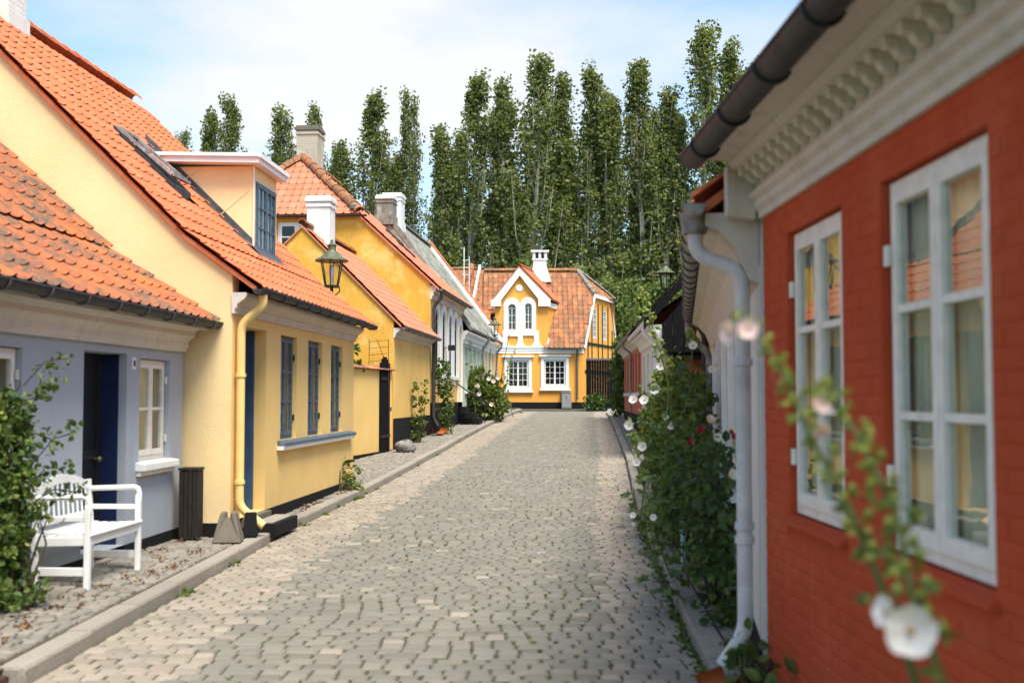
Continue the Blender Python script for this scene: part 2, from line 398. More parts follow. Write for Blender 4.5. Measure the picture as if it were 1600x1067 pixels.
# pantile: S-shaped, front lip, side lip
def tile_proto(w=.225, l=.30, amp=.024):
    amp *= .95
    T = [0, .08, .18, .45, .74, .86, .94, 1.0]; Z = [.7, .3, .05, -.06, .04, .5, 1.0, .95]
    V = []
    for y, zb, k in ((l+.05, -.006, .5), (0, .004, 1.25)):       # the roll flares towards its open front end
        for t_, z in zip(T, Z): V.append((t_*w*1.04, y, zb+z*amp*k))
    for t_, z in zip(T, Z): V.append((t_*w*1.04, .004, +.004+z*amp*1.25-(.008 if z < .4 else .001)))
    n = len(T)
    F = [(n+i, n+i+1, i+1, i) for i in range(n-1)]+[(2*n+i, 2*n+i+1, n+i+1, n+i) for i in range(n-1)]
    k = len(V); V += [(w*1.04, l+.05, -.004), (w*1.04, 0, .004)]; F.append((2*n-1, k+1, k, n-1))
    return V, F
def roof_tiles(parent, x0, x1, prof, mat, tw=.225, tl=.30, mask=None, nparts=300, lift=.035, amp=.024, seed=1):
    r = random.Random(seed); V0, F0 = tile_proto(tw, tl, amp); ms = []
    seg = []; s = 0
    for (a, b), (c, d) in zip(prof, prof[1:]):
        l = math.hypot(c-a, d-b); seg.append((s, s+l, a, b, (c-a)/l, (d-b)/l)); s += l
    n = int((x1-x0)/tw); k = int(s/tl)+1
    for i in range(k):
        si = min(i*tl, s-.05)
        for (s0, s1, a, b, cy, cz) in seg:
            if si <= s1+1e-6: break
        y = a+cy*(si-s0); z = b+cz*(si-s0)
        if si+tl*.9 > s: continue
        for j in range(n):
            x = x0+(x1-x0)*j/n
            if mask and mask(x+tw/2, y+cy*tl/2, z+cz*tl/2): continue
            a_ = r.gauss(0, .006); b_ = r.gauss(0, .008)
            ex = Vector((1, a_, 0)); es = Vector((-a_, cy, cz+b_*.25)).normalized(); en = ex.cross(es)
            ms.append(frame(Vector((x, y, z))+Vector((0, -cz, cy))*(lift+r.uniform(0, .006)), ex, es, en, (x1-x0)/n/tw))
    pieces('roof_tile', parent, V0, F0, ms, mat, nparts, 'roof_tiling')
def ridge_tiles(parent, a, b, mat, r=.10, l=.36, base=None):
    a = Vector(a); b = Vector(b); d = b-a; n = max(1, round(d.length/l)); ax = d.normalized()
    up = Vector((0, 0, 1)); sd_ = ax.cross(up).normalized(); u2 = sd_.cross(ax)
    V = []; F = []
    for k, (y, rr) in enumerate(((0, r*1.1), (1.06, r*.92))):
        for q in range(7):
            an = PI*q/6; V.append((rr*math.cos(an), y*l, rr*math.sin(an)))
    F = [(i, i+1, 8+i, 7+i) for i in range(6)]
    V += [(v[0]*.82, v[1], v[2]*.82-.0) for v in V[:7]]; F += [(i+1, i, 14+i, 15+i) for i in range(6)]
    ms = [frame(a+d*(i/n)+u2*random.uniform(-.008, .008), sd_, ax, u2) for i in range(n)]
    pieces('ridge_tile', parent, V, F, ms, mat, 60)
def wall(parent, name, outline, holes, O, ea, eb, en, thick, mat, depth=None):
    "wall with holes: face at O in plane ea/eb, en points inward"
    O, ea, eb, en = map(Vector, (O, ea, eb, en)); mb = MB()
    P = lambda q, d: O+ea*q[0]+eb*q[1]+en*d
    loops = [outline]+holes; flat = [q for l_ in loops for q in l_]
    tr = tessellate_polygon([[Vector((q[0], q[1], 0)) for q in l_] for l_ in loops])
    mb.add([P(q, 0) for q in flat], tr); mb.add([P(q, thick) for q in flat], [t_[::-1] for t_ in tr])
    for l_ in loops:
        n = len(l_); mb.add([P(q, 0) for q in l_]+[P(q, thick) for q in l_], [(i, (i+1) % n, (i+1) % n+n, i+n) for i in range(n)])
    return mb.obj(name, mat, parent)
def rect(x0, x1, z0, z1): return [(x0, z0), (x1, z0), (x1, z1), (x0, z1)]
def arch(x0, x1, z0, z1, n=10):
    r = (x1-x0)/2; c = (x0+x1)/2
    return [(x0, z0), (x1, z0)]+[(c+r*math.cos(PI*k/n), z1-r+r*math.sin(PI*k/n)) for k in range(n+1)]
EX, EY, EZ = Vector((1, 0, 0)), Vector((0, 1, 0)), Vector((0, 0, 1))
def casement(parent, x0, x1, z0, z1, y, mat='white_paint', cols=2, rows=3, sub=1, fw=.05, mw=.028, gl='glass', curtain=None, room=True, arched=False, hinge=False, ea=EX, en=EY, label=None, hmat='black_paint', cwid=.36, cdep=.14):
    "window: frame + one casement per column of the pair, each with its bars, panes and curtain behind; plane at depth y"
    B = Matrix(((ea[0], en[0], 0, 0), (ea[1], en[1], 0, 0), (0, 0, 1, 0), (0, 0, 0, 1)))
    mb = MB(); d = .055
    def bx(a, b, c, e, f=0, g_=d): mb.box(a, b, y+f, y+g_, c, e, B)
    bx(x0, x0+fw*.7, z0, z1); bx(x1-fw*.7, x1, z0, z1); bx(x0+fw*.7, x1-fw*.7, z0, z0+fw*.8); bx(x0+fw*.7, x1-fw*.7, z1-fw*.7, z1)
    w0 = parent
    ix0, ix1, iz0, iz1 = x0+fw*.7+.003, x1-fw*.7-.003, z0+fw*.8+.003, z1-fw*.7-.003
    cw = (ix1-ix0)/cols; panes = []
    for i in range(cols):
        a, b = ix0+cw*i+.002, ix0+cw*(i+1)-.002
        s_ = fw*.8
        bx(a, a+s_, iz0, iz1, -.012, .03); bx(b-s_, b, iz0, iz1, -.012, .03)
        bx(a+s_, b-s_, iz0, iz0+s_*1.3, -.012, .03); bx(a+s_, b-s_, iz1-s_, iz1, -.012, .03)
        pz0, pz1 = iz0+s_*1.3, iz1-s_
        for j in range(1, rows):
            zz = pz0+(pz1-pz0)*j/rows; bx(a+s_, b-s_, zz-mw/2, zz+mw/2, -.008, .028)
        pa, pb = a+s_, b-s_
        for k in range(1, sub):
            xx = pa+(pb-pa)*k/sub; bx(xx-mw/2, xx+mw/2, pz0, pz1, -.006, .026)
        for j in range(rows):
            for k in range(sub):
                panes.append((pa+(pb-pa)*k/sub, pa+(pb-pa)*(k+1)/sub, pz0+(pz1-pz0)*j/rows, pz0+(pz1-pz0)*(j+1)/rows))
    wo_ = mb.obj('window', mat, parent)
    if label: wo_['label'] = label
    for (a, b, c, e) in panes:
        q = MB().box(a, b, y+.008, y+.013, c, e, B); q.obj('pane', gl, wo_)
    if hinge:
        for zz in (z0+.2*(z1-z0), z1-.2*(z1-z0)):
            for xx in (x0+.01, x1-.01): MB().box(xx-.012, xx+.03, y-.03, y-.013, zz-.04, zz+.04, B).obj('hinge', hmat, wo_)
    if curtain:
        cm = curtain if isinstance(curtain, str) else 'curtain'
        for sgn in (0, 1):
            wq = (x1-x0)*cwid; a = x0+.02 if sgn == 0 else x1-.02-wq; n = 18; vs = []
            for k in range(n+1):
                xx = a+wq*k/n; yy = y+cdep+.018*math.sin(k*1.9+sgn)
                vs += [(xx, yy, z0+.02), (xx, yy, z1-.02)]
            MB().add(vs, [(2*k, 2*k+2, 2*k+3, 2*k+1) for k in range(n)], B).obj('curtain', cm, wo_, smooth=True)
    if room:
        MB().add([(x, yy, z) for x in (x0-.1, x1+.1) for yy in (y+.058, y+.9) for z in (z0-.1, z1+.1)], [(2, 3, 7, 6), (0, 2, 6, 4), (1, 5, 7, 3), (0, 1, 3, 2), (4, 6, 7, 5)], B).obj('room_behind', 'room', wo_)
    return wo_
def gutter(parent, x0, x1, y, z, r=.06, mat='dark_gutter', step=.8, brk=True, name='gutter', brmat=None):
    pr = []
    for k in range(9):
        a = PI+PI*k/8; pr.append((y+r*math.cos(a), z+r*math.sin(a)))
    for k in range(8, -1, -1):
        a = PI+PI*k/8; pr.append((y+(r-.008)*math.cos(a), z+(r-.008)*math.sin(a)))
    mb = MB().extx(pr, x0, x1)
    cap = [(y+r*math.cos(PI+PI*k/8), z+r*math.sin(PI+PI*k/8)) for k in range(9)]
    mb.extx(cap, x0-.006, x0-.001); mb.extx(cap, x1+.001, x1+.006)
    mb.tube([(x0, y-r, z+.004), (x1, y-r, z+.004)], .010, 6)
    go = mb.obj(name, mat, parent, smooth=True)
    if brk:
        n = max(1, int((x1-x0)/step))
        for i in range(n):
            x = x0+(i+.5)*(x1-x0)/n; q = []
            for rr in (r+.008,):
                q = [(x, y+rr*math.cos(PI+PI*k/8), z+rr*math.sin(PI+PI*k/8)) for k in range(9)]
            MB().tube(q, .009, 5).obj('gutter_bracket', brmat or mat, go)
    return go
def downpipe(parent, pts, r, mat, name='downpipe', collars=()):
    # rounded corners
    P = [Vector(p) for p in pts]; out = [P[0]]
    for i in range(1, len(P)-1):
        a, b, c = P[i-1], P[i], P[i+1]; l = min(.09, (b-a).length*.45, (c-b).length*.45)
        p0 = b+(a-b).normalized()*l; p2 = b+(c-b).normalized()*l
        for k in range(5):
            t_ = k/4; out.append(p0.lerp(b, t_).lerp(b.lerp(p2, t_), t_))
    out.append(P[-1])
    o = MB().tube(out, r, 14).obj(name, mat, parent, smooth=True)
    for c in collars:
        MB().lathe([(r+.001, -.02), (r+.012, -.02), (r+.012, .02), (r+.001, .02)], c, 14).obj('pipe_collar', mat, o, smooth=True)
    return o
def chimney(parent, x, y, z0, z1, sx, sy, mat='white_brick', capm=None, name='chimney'):
    mb = MB(); h = z1-z0
    mb.box(x-sx/2, x+sx/2, y-sy/2, y+sy/2, z0, z1-.16)
    mb.box(x-sx/2-.03, x+sx/2+.03, y-sy/2-.03, y+sy/2+.03, z1-.30, z1-.22)
    o = mb.obj(name, mat, parent, bevel=.008)
    c = MB(); c.box(x-sx/2-.05, x+sx/2+.05, y-sy/2-.05, y+sy/2+.05, z1-.16, z1-.06); c.box(x-sx/2-.02, x+sx/2+.02, y-sy/2-.02, y+sy/2+.02, z1-.06, z1)
    c.obj('chimney_cap', capm or mat, o, bevel=.008)
    f = MB(); f.box(x-sx/2-.04, x+sx/2+.04, y-sy/2-.04, y+sy/2+.04, z0, z0+.0+min(.35, h*.4)); f.obj('chimney_flashing', mat, o)
    # brick courses on the shaft, proud of the joints
    bw, bh = .23, .075; ms = []
    zz = z0+.4
    while zz < z1-.32:
        off = (int(zz/bh) % 2)*bw/2
        for side in range(4):
            L_ = sx if side % 2 == 0 else sy; k = -L_/2-off
            while k < L_/2-.02:
                a = max(k, -L_/2)+.003; b_ = min(k+bw, L_/2)-.003
                if b_-a > .05:
                    mid = (a+b_)/2; c_, s_ = math.cos(side*PI/2), math.sin(side*PI/2)
                    hw = sy/2 if side % 2 == 0 else sx/2
                    p = Vector((x+c_*mid+s_*hw, y+s_*mid-c_*hw, zz))
                    ms.append(frame(p, (c_, s_, 0), (-s_, c_, 0), (0, 0, 1), (b_-a), 1, 1))
                k += bw
        zz += bh
    V = [(sx_*(.5 if y_ > 0 else .465), y_, z_) for sx_ in (-1, 1) for y_, z_ in ((-.0022, .008), (-.0022, bh-.014), (.001, -.001), (.001, bh-.006))]
    F = [(0, 4, 5, 1), (0, 1, 3, 2), (4, 6, 7, 5), (1, 5, 7, 3), (0, 2, 6, 4)]
    if ms: pieces('brick', o, V, F, ms, mat, 60 if nearby(parent) else 0, 'brickwork')
    return o
def nearby(p): return wm(p).translation.y < 32
def leaves(name, P, size, mat, parent=None, up=.3, fold=True, sv=.35, seed=0, droop=0.):
    r = np.random.default_rng(seed); P = np.asarray(P, np.float32); n = len(P)
    nrm = r.normal(size=(n, 3)); nrm[:, 2] += up*2; nrm /= np.linalg.norm(nrm, axis=1)[:, None]
    a = r.normal(size=(n, 3)); a[:, 2] -= droop; a -= nrm*(a*nrm).sum(1)[:, None]; a /= np.linalg.norm(a, axis=1)[:, None]
    b = np.cross(nrm, a); s = size*(1+sv*r.uniform(-1, 1, n))
    if fold:
        T = np.array([(0, -.05, 0), (.34, .25, .10), (.30, .62, .12), (0, 1., -.06), (-.30, .62, .12), (-.34, .25, .10), (0, .45, 0)], np.float32)
        Fq = np.array([(0, 1, 2, 6), (6, 2, 3, 4), (0, 6, 4, 5)], np.int32)
    else:
        T = np.array([(0, 0, 0), (.40, .45, .05), (0, 1, 0), (-.40, .45, .05)], np.float32); Fq = np.array([(0, 1, 2, 3)], np.int32)
    V = P[:, None]+s[:, None, None]*(T[None, :, 0:1]*b[:, None]+T[None, :, 1:2]*a[:, None]+T[None, :, 2:3]*nrm[:, None])
    F = Fq[None]+(np.arange(n)*len(T))[:, None, None]
    me = np_mesh(name, V, F.reshape(-1, 4), mat); o = bpy.data.objects.new(name, me); link(o, parent); return o

t_ = MT['old_roof'].node_tree; b_ = [n for n in t_.nodes if n.type == 'BSDF_PRINCIPLED'][0]; src_ = b_.inputs['Base Color'].links[0].from_socket
c_ = mixc(t_, ramp(t_, noise(t_, 1.6, 8, .75), .42, .56), src_, (.10, .10, .075))
L(t_, mixc(t_, ramp(t_, noise(t_, 5, 8, .8), .50, .60, 0, .8), c_, (.50, .47, .39)), b_.inputs['Base Color'])
# ------------------------------------------------------------------ ground, road, pavements
def wallL(Y):
    if Y < 13.06: return -4.50+.056*Y
    if Y < 19.9: return -4.10+.067*Y
    if Y < 28.4: return -7.98+.177*Y
    if Y < 34.25: return -5.34+.084*Y
    return -5.6+.0916*Y
def wallR(Y):
    if Y < 6.37: return 1.54-.0197*Y
    if Y < 26: return .44+.15*Y
    return 3.43+.055*(Y-26)
def sheet(name, mat, ys, fa, fb, fz, nx=2, kind='structure', parent=None):
    V = []; F = []
    for Y in ys:
        a, b = fa(Y), fb(Y)
        for i in range(nx+1):
            x = a+(b-a)*i/nx; V.append((x, Y, fz(x, Y)))
    for j in range(len(ys)-1):
        for i in range(nx): k = j*(nx+1)+i; F.append((k, k+1, k+nx+2, k+nx+1))
    o = bpy.data.objects.new(name, np_mesh(name, V, F, mat)); link(o, parent)
    if kind and parent is None: o['kind'] = kind
    return o
ysg = [-60, -10, 0, 5, 10, 13, 16, 20, 24, 28.4, 34, 41, 50, 60, 70, 100, 200, 500, 1500]
ground = sheet('ground', 'field', ysg, lambda Y: -900, lambda Y: 900, lambda x, Y: g(Y)-.24, 4)
ysr = [-3+1.*i for i in range(63)]
road = sheet('road', 'joint', ysr, lambda Y: kl(Y)-.02, lambda Y: kr(Y)+.02, lambda x, Y: rdz(Y)-.014, 4)
pavl = sheet('pavement', 'joint', ysr, lambda Y: min(wallL(Y)-.3, kl(Y)-.3), lambda Y: kl(Y)-.12, lambda x, Y: swz(x, Y)-.016, 5)
pavr = sheet('pavement', 'joint', ysr, lambda Y: kr(Y)+.12, lambda Y: max(wallR(Y)+.3, kr(Y)+.4), lambda x, Y: swz(x, Y)-.016, 3)
end_ = sheet('end_of_road', 'joint', [56, 57, 58, 59, 60.2], lambda Y: -8, lambda Y: 7.5, lambda x, Y: g(Y)-.085, 4)
def stoneproto(h=.06, ch=.11, cz=.014):
    V = []
    for (e, z) in ((.5-ch, 0), (.5, -cz), (.5, -h)): V += [(-e, -e, z), (e, -e, z), (e, e, z), (-e, e, z)]
    F = [(0, 1, 2, 3)]+[(4+i, 4+(i+1) % 4, (i+1) % 4, i) for i in range(4)]+[(8+i, 8+(i+1) % 4, 4+(i+1) % 4, 4+i) for i in range(4)]
    return V, F
SV, SF = stoneproto()
R = random.Random(3); grey = []; warm = []; gaps = []; rown = 0
Y = 1.5; slope = lambda Y: (g(Y+.3)-g(Y-.3))/.6
while Y < 57.5:
    d = R.uniform(.135, .152); yc = Y+d/2; rown += 1; x = kl(yc)+.012; first = .08 if rown % 2 else .155; x1 = kr(yc)-.01
    while x < x1-.06:
        w_ = R.uniform(.135, .178)+(R.random() < .08)*.06; w_ = (first+R.uniform(-.01, .01)) if first else w_; first = None; w_ = min(w_, x1-x)
        wl = x-kl(yc) < .75+R.uniform(-.1, .12); wr = kr(yc)-x < .68+R.uniform(-.03, .03)
        gap = .012+max(0, R.gauss(0, .006)); gaps.append((x, yc, rdz(yc)-.008)); s_ = slope(yc)
        ex = Vector((1, R.gauss(0, .022), R.gauss(0, .014))); es = Vector((-ex.y, 1, s_+R.gauss(0, .016))); en = ex.cross(es)
        M = frame((x+w_/2, yc+R.gauss(0, .005), rdz(yc)+R.gauss(0, .0035)), ex, es, en, w_-gap, d-.006)
        (warm if (wl or wr or R.random() < .02) else grey).append(M)
        x += w_
    Y += d
pieces('sett', road, SV, SF, grey, 'sett_grey', 180, 'sett_paving')
pieces('sett', road, SV, SF, warm, 'sett_warm', 120, 'sett_paving')
# kerbs: granite slabs
def kerb(fx, sign, y0, y1, name, drop=False):
    k = tag(bpy.data.objects.new(name, None), kind='structure'); link(k); Y = y0; ms = []
    while Y < y1:
        l = R.uniform(.85, 1.25); ya, yb = Y, Y+l
        a = Vector((fx(ya)+sign*.09, ya, g(ya))); b = Vector((fx(yb)+sign*.09, yb, g(yb)))
        es = (b-a).normalized(); ex = Vector((es.y, -es.x, R.gauss(0, .008))).normalized(); en = ex.cross(es)
        ms.append(frame((a+b)/2+Vector((R.gauss(0, .006), 0, .004+R.gauss(0, .003))), ex, es, en, .172+R.uniform(-.008, .006), l-.028, 1))
        Y = yb
    V = []
    for (ex_, ey, z) in ((.44, .494, 0), (.5, .5, -.018), (.5, .5, -.16)): V += [(-ex_, -ey, z), (ex_, -ey, z), (ex_, ey, z), (-ex_, ey, z)]
    pieces('kerb_stone', k, V, SF, ms, 'granite', 80, 'kerb_row')
kerb(kl, -1, 6.82, 57, 'kerb'); kerb(kr, 1, 1.5, 57, 'kerb')
def cobbles(par, f0, f1, y0, y1, n, size=(.09, .15), skip=None):
    ms = []; Y = y0
    while Y < y1:
        d = R.uniform(*size)*.9; yc = Y+d/2; x = f0(yc); x1 = f1(yc)
        while x < x1-.04:
            w_ = min(R.uniform(*size), x1-x); gp = .012
            if not (skip and skip(x+w_/2, yc)):
                ex = Vector((1, R.gauss(0, .06), R.gauss(0, .03))); es = Vector((-ex.y, 1, slope(yc)+R.gauss(0, .03))); en = ex.cross(es)
                xx = x+w_/2; yy = yc+R.gauss(0, .008)
                gp = .016; ms.append(frame((xx, yy, swz(xx, yy)+R.gauss(0, .004)), ex, es, en, w_-gp, d-gp))
            x += w_
        Y += d
    pieces('cobble', par, SV, SF, ms, 'cobble', n, 'cobble_paving')
cobbles(pavl, lambda Y: wallL(Y)-.05, lambda Y: kl(Y)-.185, 6.9, 56, 300)
cobbles(pavr, lambda Y: kr(Y)+.185, lambda Y: wallR(Y), 2, 56, 120)
# iron drain cover and ramp slab where the pavement ends in the near left corner
t = thing('drain_cover', 'rusty brown iron channel cover at the near end of the left kerb', 'drain cover', (-3.3, 6.5, -.05))
mb = MB().box(-.42, .40, -.12, .13, 0, .055); mb.obj('iron_plate', 'rust_iron', t, bevel=.006)
mb = MB().box(.402, .41, -.12, .13, -.1, .05); mb.obj('rim', 'rust_iron', t)
dl = MB().box(-4.1, -2.89, 5.2, 6.36, -.2, -.012).obj('driveway_slab', 'granite'); dl['kind'] = 'structure'
cobbles(pavl, lambda Y: wallL(Y), lambda Y: -3.75, 6.3, 6.9, 0)

# ------------------------------------------------------------------ trees
def poplar_mesh(seed, leaders, dens=1.0):
    "unit crown: returns leaf points, wood builder; leaders = (dx, dy, height, radius)"
    r = np.random.default_rng(seed); pts = []; wood = MB()
    for (dx, dy, H, Rm) in leaders:
        ph = r.uniform(0, 6); lean = r.uniform(-.3, .5)
        axis = lambda h: np.array([dx*min(1, h/4+.2)+lean*(h/H)**2+.15*math.sin(h*.35+ph), dy*min(1, h/4), h])
        wood.tube([axis(h) for h in np.linspace(0, H*.97, 12)], [max(.02, .28*(1-h/H)**.8) for h in np.linspace(0, H*.97, 12)], 6)
        nb = int(66*H/22*dens)
        for i in range(nb):
            h0 = H*(.10+.86*(i+r.random())/nb); a = r.uniform(0, 2*PI)
            f = h0/H; Rr = Rm*1.2*(1.0-.15*math.cos(f*5+ph))*(1-f**1.9)**.85*r.uniform(.6, 1.15)+.15
            L_ = min(H*1.0-h0, Rr*3.4)+.4; b0 = axis(h0); tip = b0+np.array([math.cos(a)*Rr+.25*f, math.sin(a)*Rr, L_])
            mid = (b0+tip)/2+np.array([math.cos(a)*Rr*.25, math.sin(a)*Rr*.25, -L_*.1])
            if i % 2 == 0: wood.tube([b0, mid, tip], [.08*(1-f)+.03, .045, .016], 4, False)
            nc = r.integers(4, 7)
            for c in range(nc):
                u = .3+.75*(c+r.random()*.6)/nc
                p = (1-u)**2*b0+2*u*(1-u)*mid+u*u*tip
                if r.random() < .16: continue
                s = np.array([.27, .27, .42])*r.uniform(.5, 1.3); n = int(32*dens*s[2]/.40)
                q = r.normal(size=(n, 3)); q /= np.maximum(1., np.linalg.norm(q, axis=1)/1.6)[:, None]
                pts.append(p+q*s)
    return np.concatenate(pts), wood
PM = []
for sd, ld in enumerate([
    [(0, 0, 25, 1.25), (-1.9, .3, 21.0, .85)], [(0, 0, 25, 1.5), (-1.8, 0, 23, 1.0), (1.7, .5, 19, .9)], [(-.9, 0, 24.2, .95), (1.2, .2, 25, 1.2)],
    [(-1.9, .4, 22, .85), (0, 0, 25, 1.1), (1.6, 0, 23, 1.15)], [(0, 0, 25, 1.5), (1.6, 0, 24, 1.1)], [(0, 0, 25, 1.8), (.6, .6, 20, 1.3)]]):
    P, wd = poplar_mesh(sd+11, ld)
    lo = leaves('crown', P, .23, 'poplar_leaf', None, up=.25, fold=False, seed=sd, droop=.3); lm = lo.data; bpy.data.objects.remove(lo)
    to = wd.obj('trunk', 'bark', None, smooth=False); tm = to.data; bpy.data.objects.remove(to)
    PM.append((lm, tm))
trees = [ # px of top, py of top, proto, Y, width factor, rotation, label
 (283, 214, 5, 104, .9, .3, 'small poplar top just right of the big orange roof, leftmost of the row'),
 (322, 208, 0, 102, .8, 1.2, 'small poplar top second from the left, above the dormer roof'),
 (366, 160, 4, 92, .95, 3.3, 'poplar with two tips above the white edge of the dormer roof'),
 (440, 176, 5, 92, 1.0, 2.0, 'poplar seen left of the mossy chimney of the hipped roof'),
 (497, 168, 0, 92, .8, 3.2, 'slim poplar rising behind the mossy chimney'),
 (578, 150, 0, 86, 1.15, .1, 'poplar standing alone right of the hipped roof, with a lower left spur'),
 (640, 152, 5, 86, .75, 2.5, 'narrow rounded poplar above the white chimney pair'),
 (738, 122, 0, 82, 1.2, .2, 'poplar with a lower second tip, left of the arched gable'),
 (832, 92, 1, 82, 1.15, .2, 'broad poplar with the tallest tip left of the white gable chimney'),
 (888, 104, 2, 83, 1.1, 0., 'twin tipped poplar just right of the white gable chimney'),
 (1000, 97, 3, 82, 1.2, .1, 'broad poplar with three ragged tips above the half hipped roof'),
 (1095, 46, 4, 81, 1.25, .4, 'tallest poplar, next to the end of the dark gutter'),
 (1188, 105, 5, 86, 1., 1.4, 'poplar tip peeping over the dark gutter of the red house'),
 (785, 150, 5, 90, .9, 4., 'poplar half hidden between two taller ones above the gable chimney'),
 (690, 300, 5, 94, .9, 4.6, 'short poplar behind the left end of the orange gabled house'),
 (940, 190, 0, 91, 1., 2.2, 'thin poplar deep in the row above the half hipped roof'),
 (1050, 170, 2, 90, 1., 2.9, 'poplar between the two tallest ones near the right'),
 (1140, 260, 3, 90, 1., 2.9, 'poplar low behind the end of the dark gutter'),
 (860, 190, 1, 93, 1.0, 2.6, 'poplar deep in the row between the broad one and the twin tipped one'),
 (1030, 215, 5, 88, .9, .9, 'shorter poplar right of the three ragged tips'),
 (715, 215, 1, 95, .9, 5.1, 'shorter poplar deep in the row above the steep grey roof'),
 (960, 150, 0, 89, 1.0, 3.6, 'slim poplar just left of the three ragged tips'),
 (607, 255, 5, 97, .8, 1.9, 'low poplar in the gap above the grey chimney'),
]
for (px, py, k, Y, wf, rot, lab) in trees:
    p = at(px, py, Y); H = p.z-g(Y); sc_ = H/25.
    t = thing('poplar_tree', lab, 'tree', (p.x, Y, g(Y)-.15), rot, 'poplars in a row behind the street')
    for nm, me in zip(('crown', 'trunk'), PM[k]):
        o = bpy.data.objects.new(nm, me); link(o, t); o.scale = (wf, wf, sc_)
# lower bushy trees at the foot of the row
def broad_tree(px, Y, H, W, seed, label, mat='tree_leaf_bright'):
    r = np.random.default_rng(seed); x = at(px, 500, Y).x; pts = []; wd = MB()
    wd.tube([(0, 0, 0), (.1, 0, H*.45), (0, .1, H*.8)], [.2, .13, .04], 7)
    for i in range(44):
        a = r.uniform(0, 2*PI); f = r.uniform(.18, 1); rr = W*math.sqrt(max(0, 1-((f-.5)/.52)**2))*r.uniform(.5, 1.)
        c = np.array([math.cos(a)*rr, math.sin(a)*rr, f*H]); s = r.uniform(.35, .75)
        if i % 2: wd.tube([(0, 0, max(.2, f*H*.5)), tuple(c*.6+np.array([0, 0, f*H*.3])), tuple(c)], [.06, .04, .015], 4, False)
        q = r.normal(size=(170, 3)); q /= np.maximum(1., np.linalg.norm(q, axis=1)/1.5)[:, None]; pts.append(c+q*s*np.array([.8, .8, .75]))
    t = thing('broadleaf_tree', label, 'tree', (x, Y, g(Y)-.1), r.uniform(0, 6), 'bushy trees under the poplars')
    leaves('crown', np.concatenate(pts), .24, mat, t, fold=False, seed=seed); wd.obj('trunk', 'bark', t)
for i, (px, Y, H, W, lab) in enumerate([
    (838, 76, 13.5, 2.3, 'bushy bright green tree behind the white gable chimney'), (925, 75, 12.5, 2.6, 'bushy tree behind the ridge of the half hipped roof'),
    (985, 74, 11, 2.5, 'bushy tree behind the half timbered wall'), (1040, 73, 10.5, 2.4, 'bushy tree behind the black gabled house'),
    (880, 78, 9.5, 2.2, 'low bushy tree right of the white gable chimney'), (745, 77, 12, 2.2, 'bushy tree above the left roof of the orange house'),
    (690, 79, 14, 2.0, 'bushy tree right of the steep grey roof'), (640, 80, 15, 2.0, 'bushy tree behind the white chimney'), (1090, 72, 11, 2.3, 'bushy tree behind the roof end of the white cottage'),
    (785, 79, 9.5, 2.0, 'low bushy tree left of the white gable')]):
    broad_tree(px, Y, H*.72, W, 50+i, lab, 'tree_leaf_bright' if i % 3 != 1 else 'poplar_leaf')
# ------------------------------------------------------------------ houses
def house_shell(t, Lx, D, ze, prof, mat_gable, plinth=None, near=True, far=True, zb=-.3, th=.25, deckmat='tile_orange', vo=.05, ridge_y=None, prof_far=None, gname='gable_wall', label=None):
    "gables, back wall and roof deck; prof runs eave to ridge on the front, mirrored at the back"
    ry, rz = prof[-1]; body = [(y, z-.07) for y, z in prof if y > .01]
    z_at0 = np.interp(0, [p[0] for p in prof], [p[1] for p in prof])-.07
    back = [(2*ry-y, z) for y, z in body[-2::-1]]
    poly = [(.004, zb), (D, zb), (D, z_at0)]+[p for p in reversed(back)][::-1][::1]
    poly = [(.004, zb), (D, zb), (D, z_at0)]+back[::-1]+body[::-1]+[(.004, z_at0)]
    # order: back eave -> ridge -> front eave
    poly = [(.004, zb), (D, zb), (D, z_at0)]+sorted([p for p in back if p[0] < D], key=lambda q: -q[0])+sorted(body, key=lambda q: -q[0])+[(.004, z_at0)]
    if near: o = MB().prism(poly, (-.003, 0, 0), EY, EZ, EX, th).obj(gname, mat_gable, t)
    if far: MB().prism(poly, (Lx-th+.003, 0, 0), EY, EZ, EX, th).obj(gname, mat_gable, t)
    MB().box(.01, Lx-.01, D-th, D-.004, zb, ze).obj('back_wall', mat_gable, t)
    up = [(y, z) for y, z in prof]; dn = [(2*ry-y, z) for y, z in prof[-2::-1]]
    top = up+dn; mb = MB(); x0, x1 = -vo, Lx+vo
    mb.add([(x0, y, z) for y, z in top]+[(x0, y, z-.06) for y, z in top]+[(x1, y, z) for y, z in top]+[(x1, y, z-.06) for y, z in top],
           [(i, i+1, 2*len(top)+i+1, 2*len(top)+i) for i in range(len(top)-1)]+[(len(top)+i, 3*len(top)+i, 3*len(top)+i+1, len(top)+i+1) for i in range(len(top)-1)] +
           [(i, len(top)+i, len(top)+i+1, i+1) for i in range(len(top)-1)]+[(2*len(top)+i, 2*len(top)+i+1, 3*len(top)+i+1, 3*len(top)+i) for i in range(len(top)-1)])
    return mb.obj('roof', deckmat, t)
def mkframe(name, label, cat, X0, Y0, s, side='L', Y1=None, group=None):
    if side == 'L': return thing(name, label, cat, (X0, Y0, 0), math.atan2(1, s), group)
    return thing(name, label, cat, (X0, Y0, 0), math.atan2(-1, -s), group)
def prof_box(y0, y1, z0, z1): return [(y0, z0), (y1, z0), (y1, z1), (y0, z1)]
CORN = lambda z: [(.0, z), (-.035, z), (-.035, z+.05), (-.06, z+.07), (-.06, z+.10), (-.09, z+.13), (-.15, z+.17), (-.17, z+.20), (-.17, z+.24), (0, z+.24)]
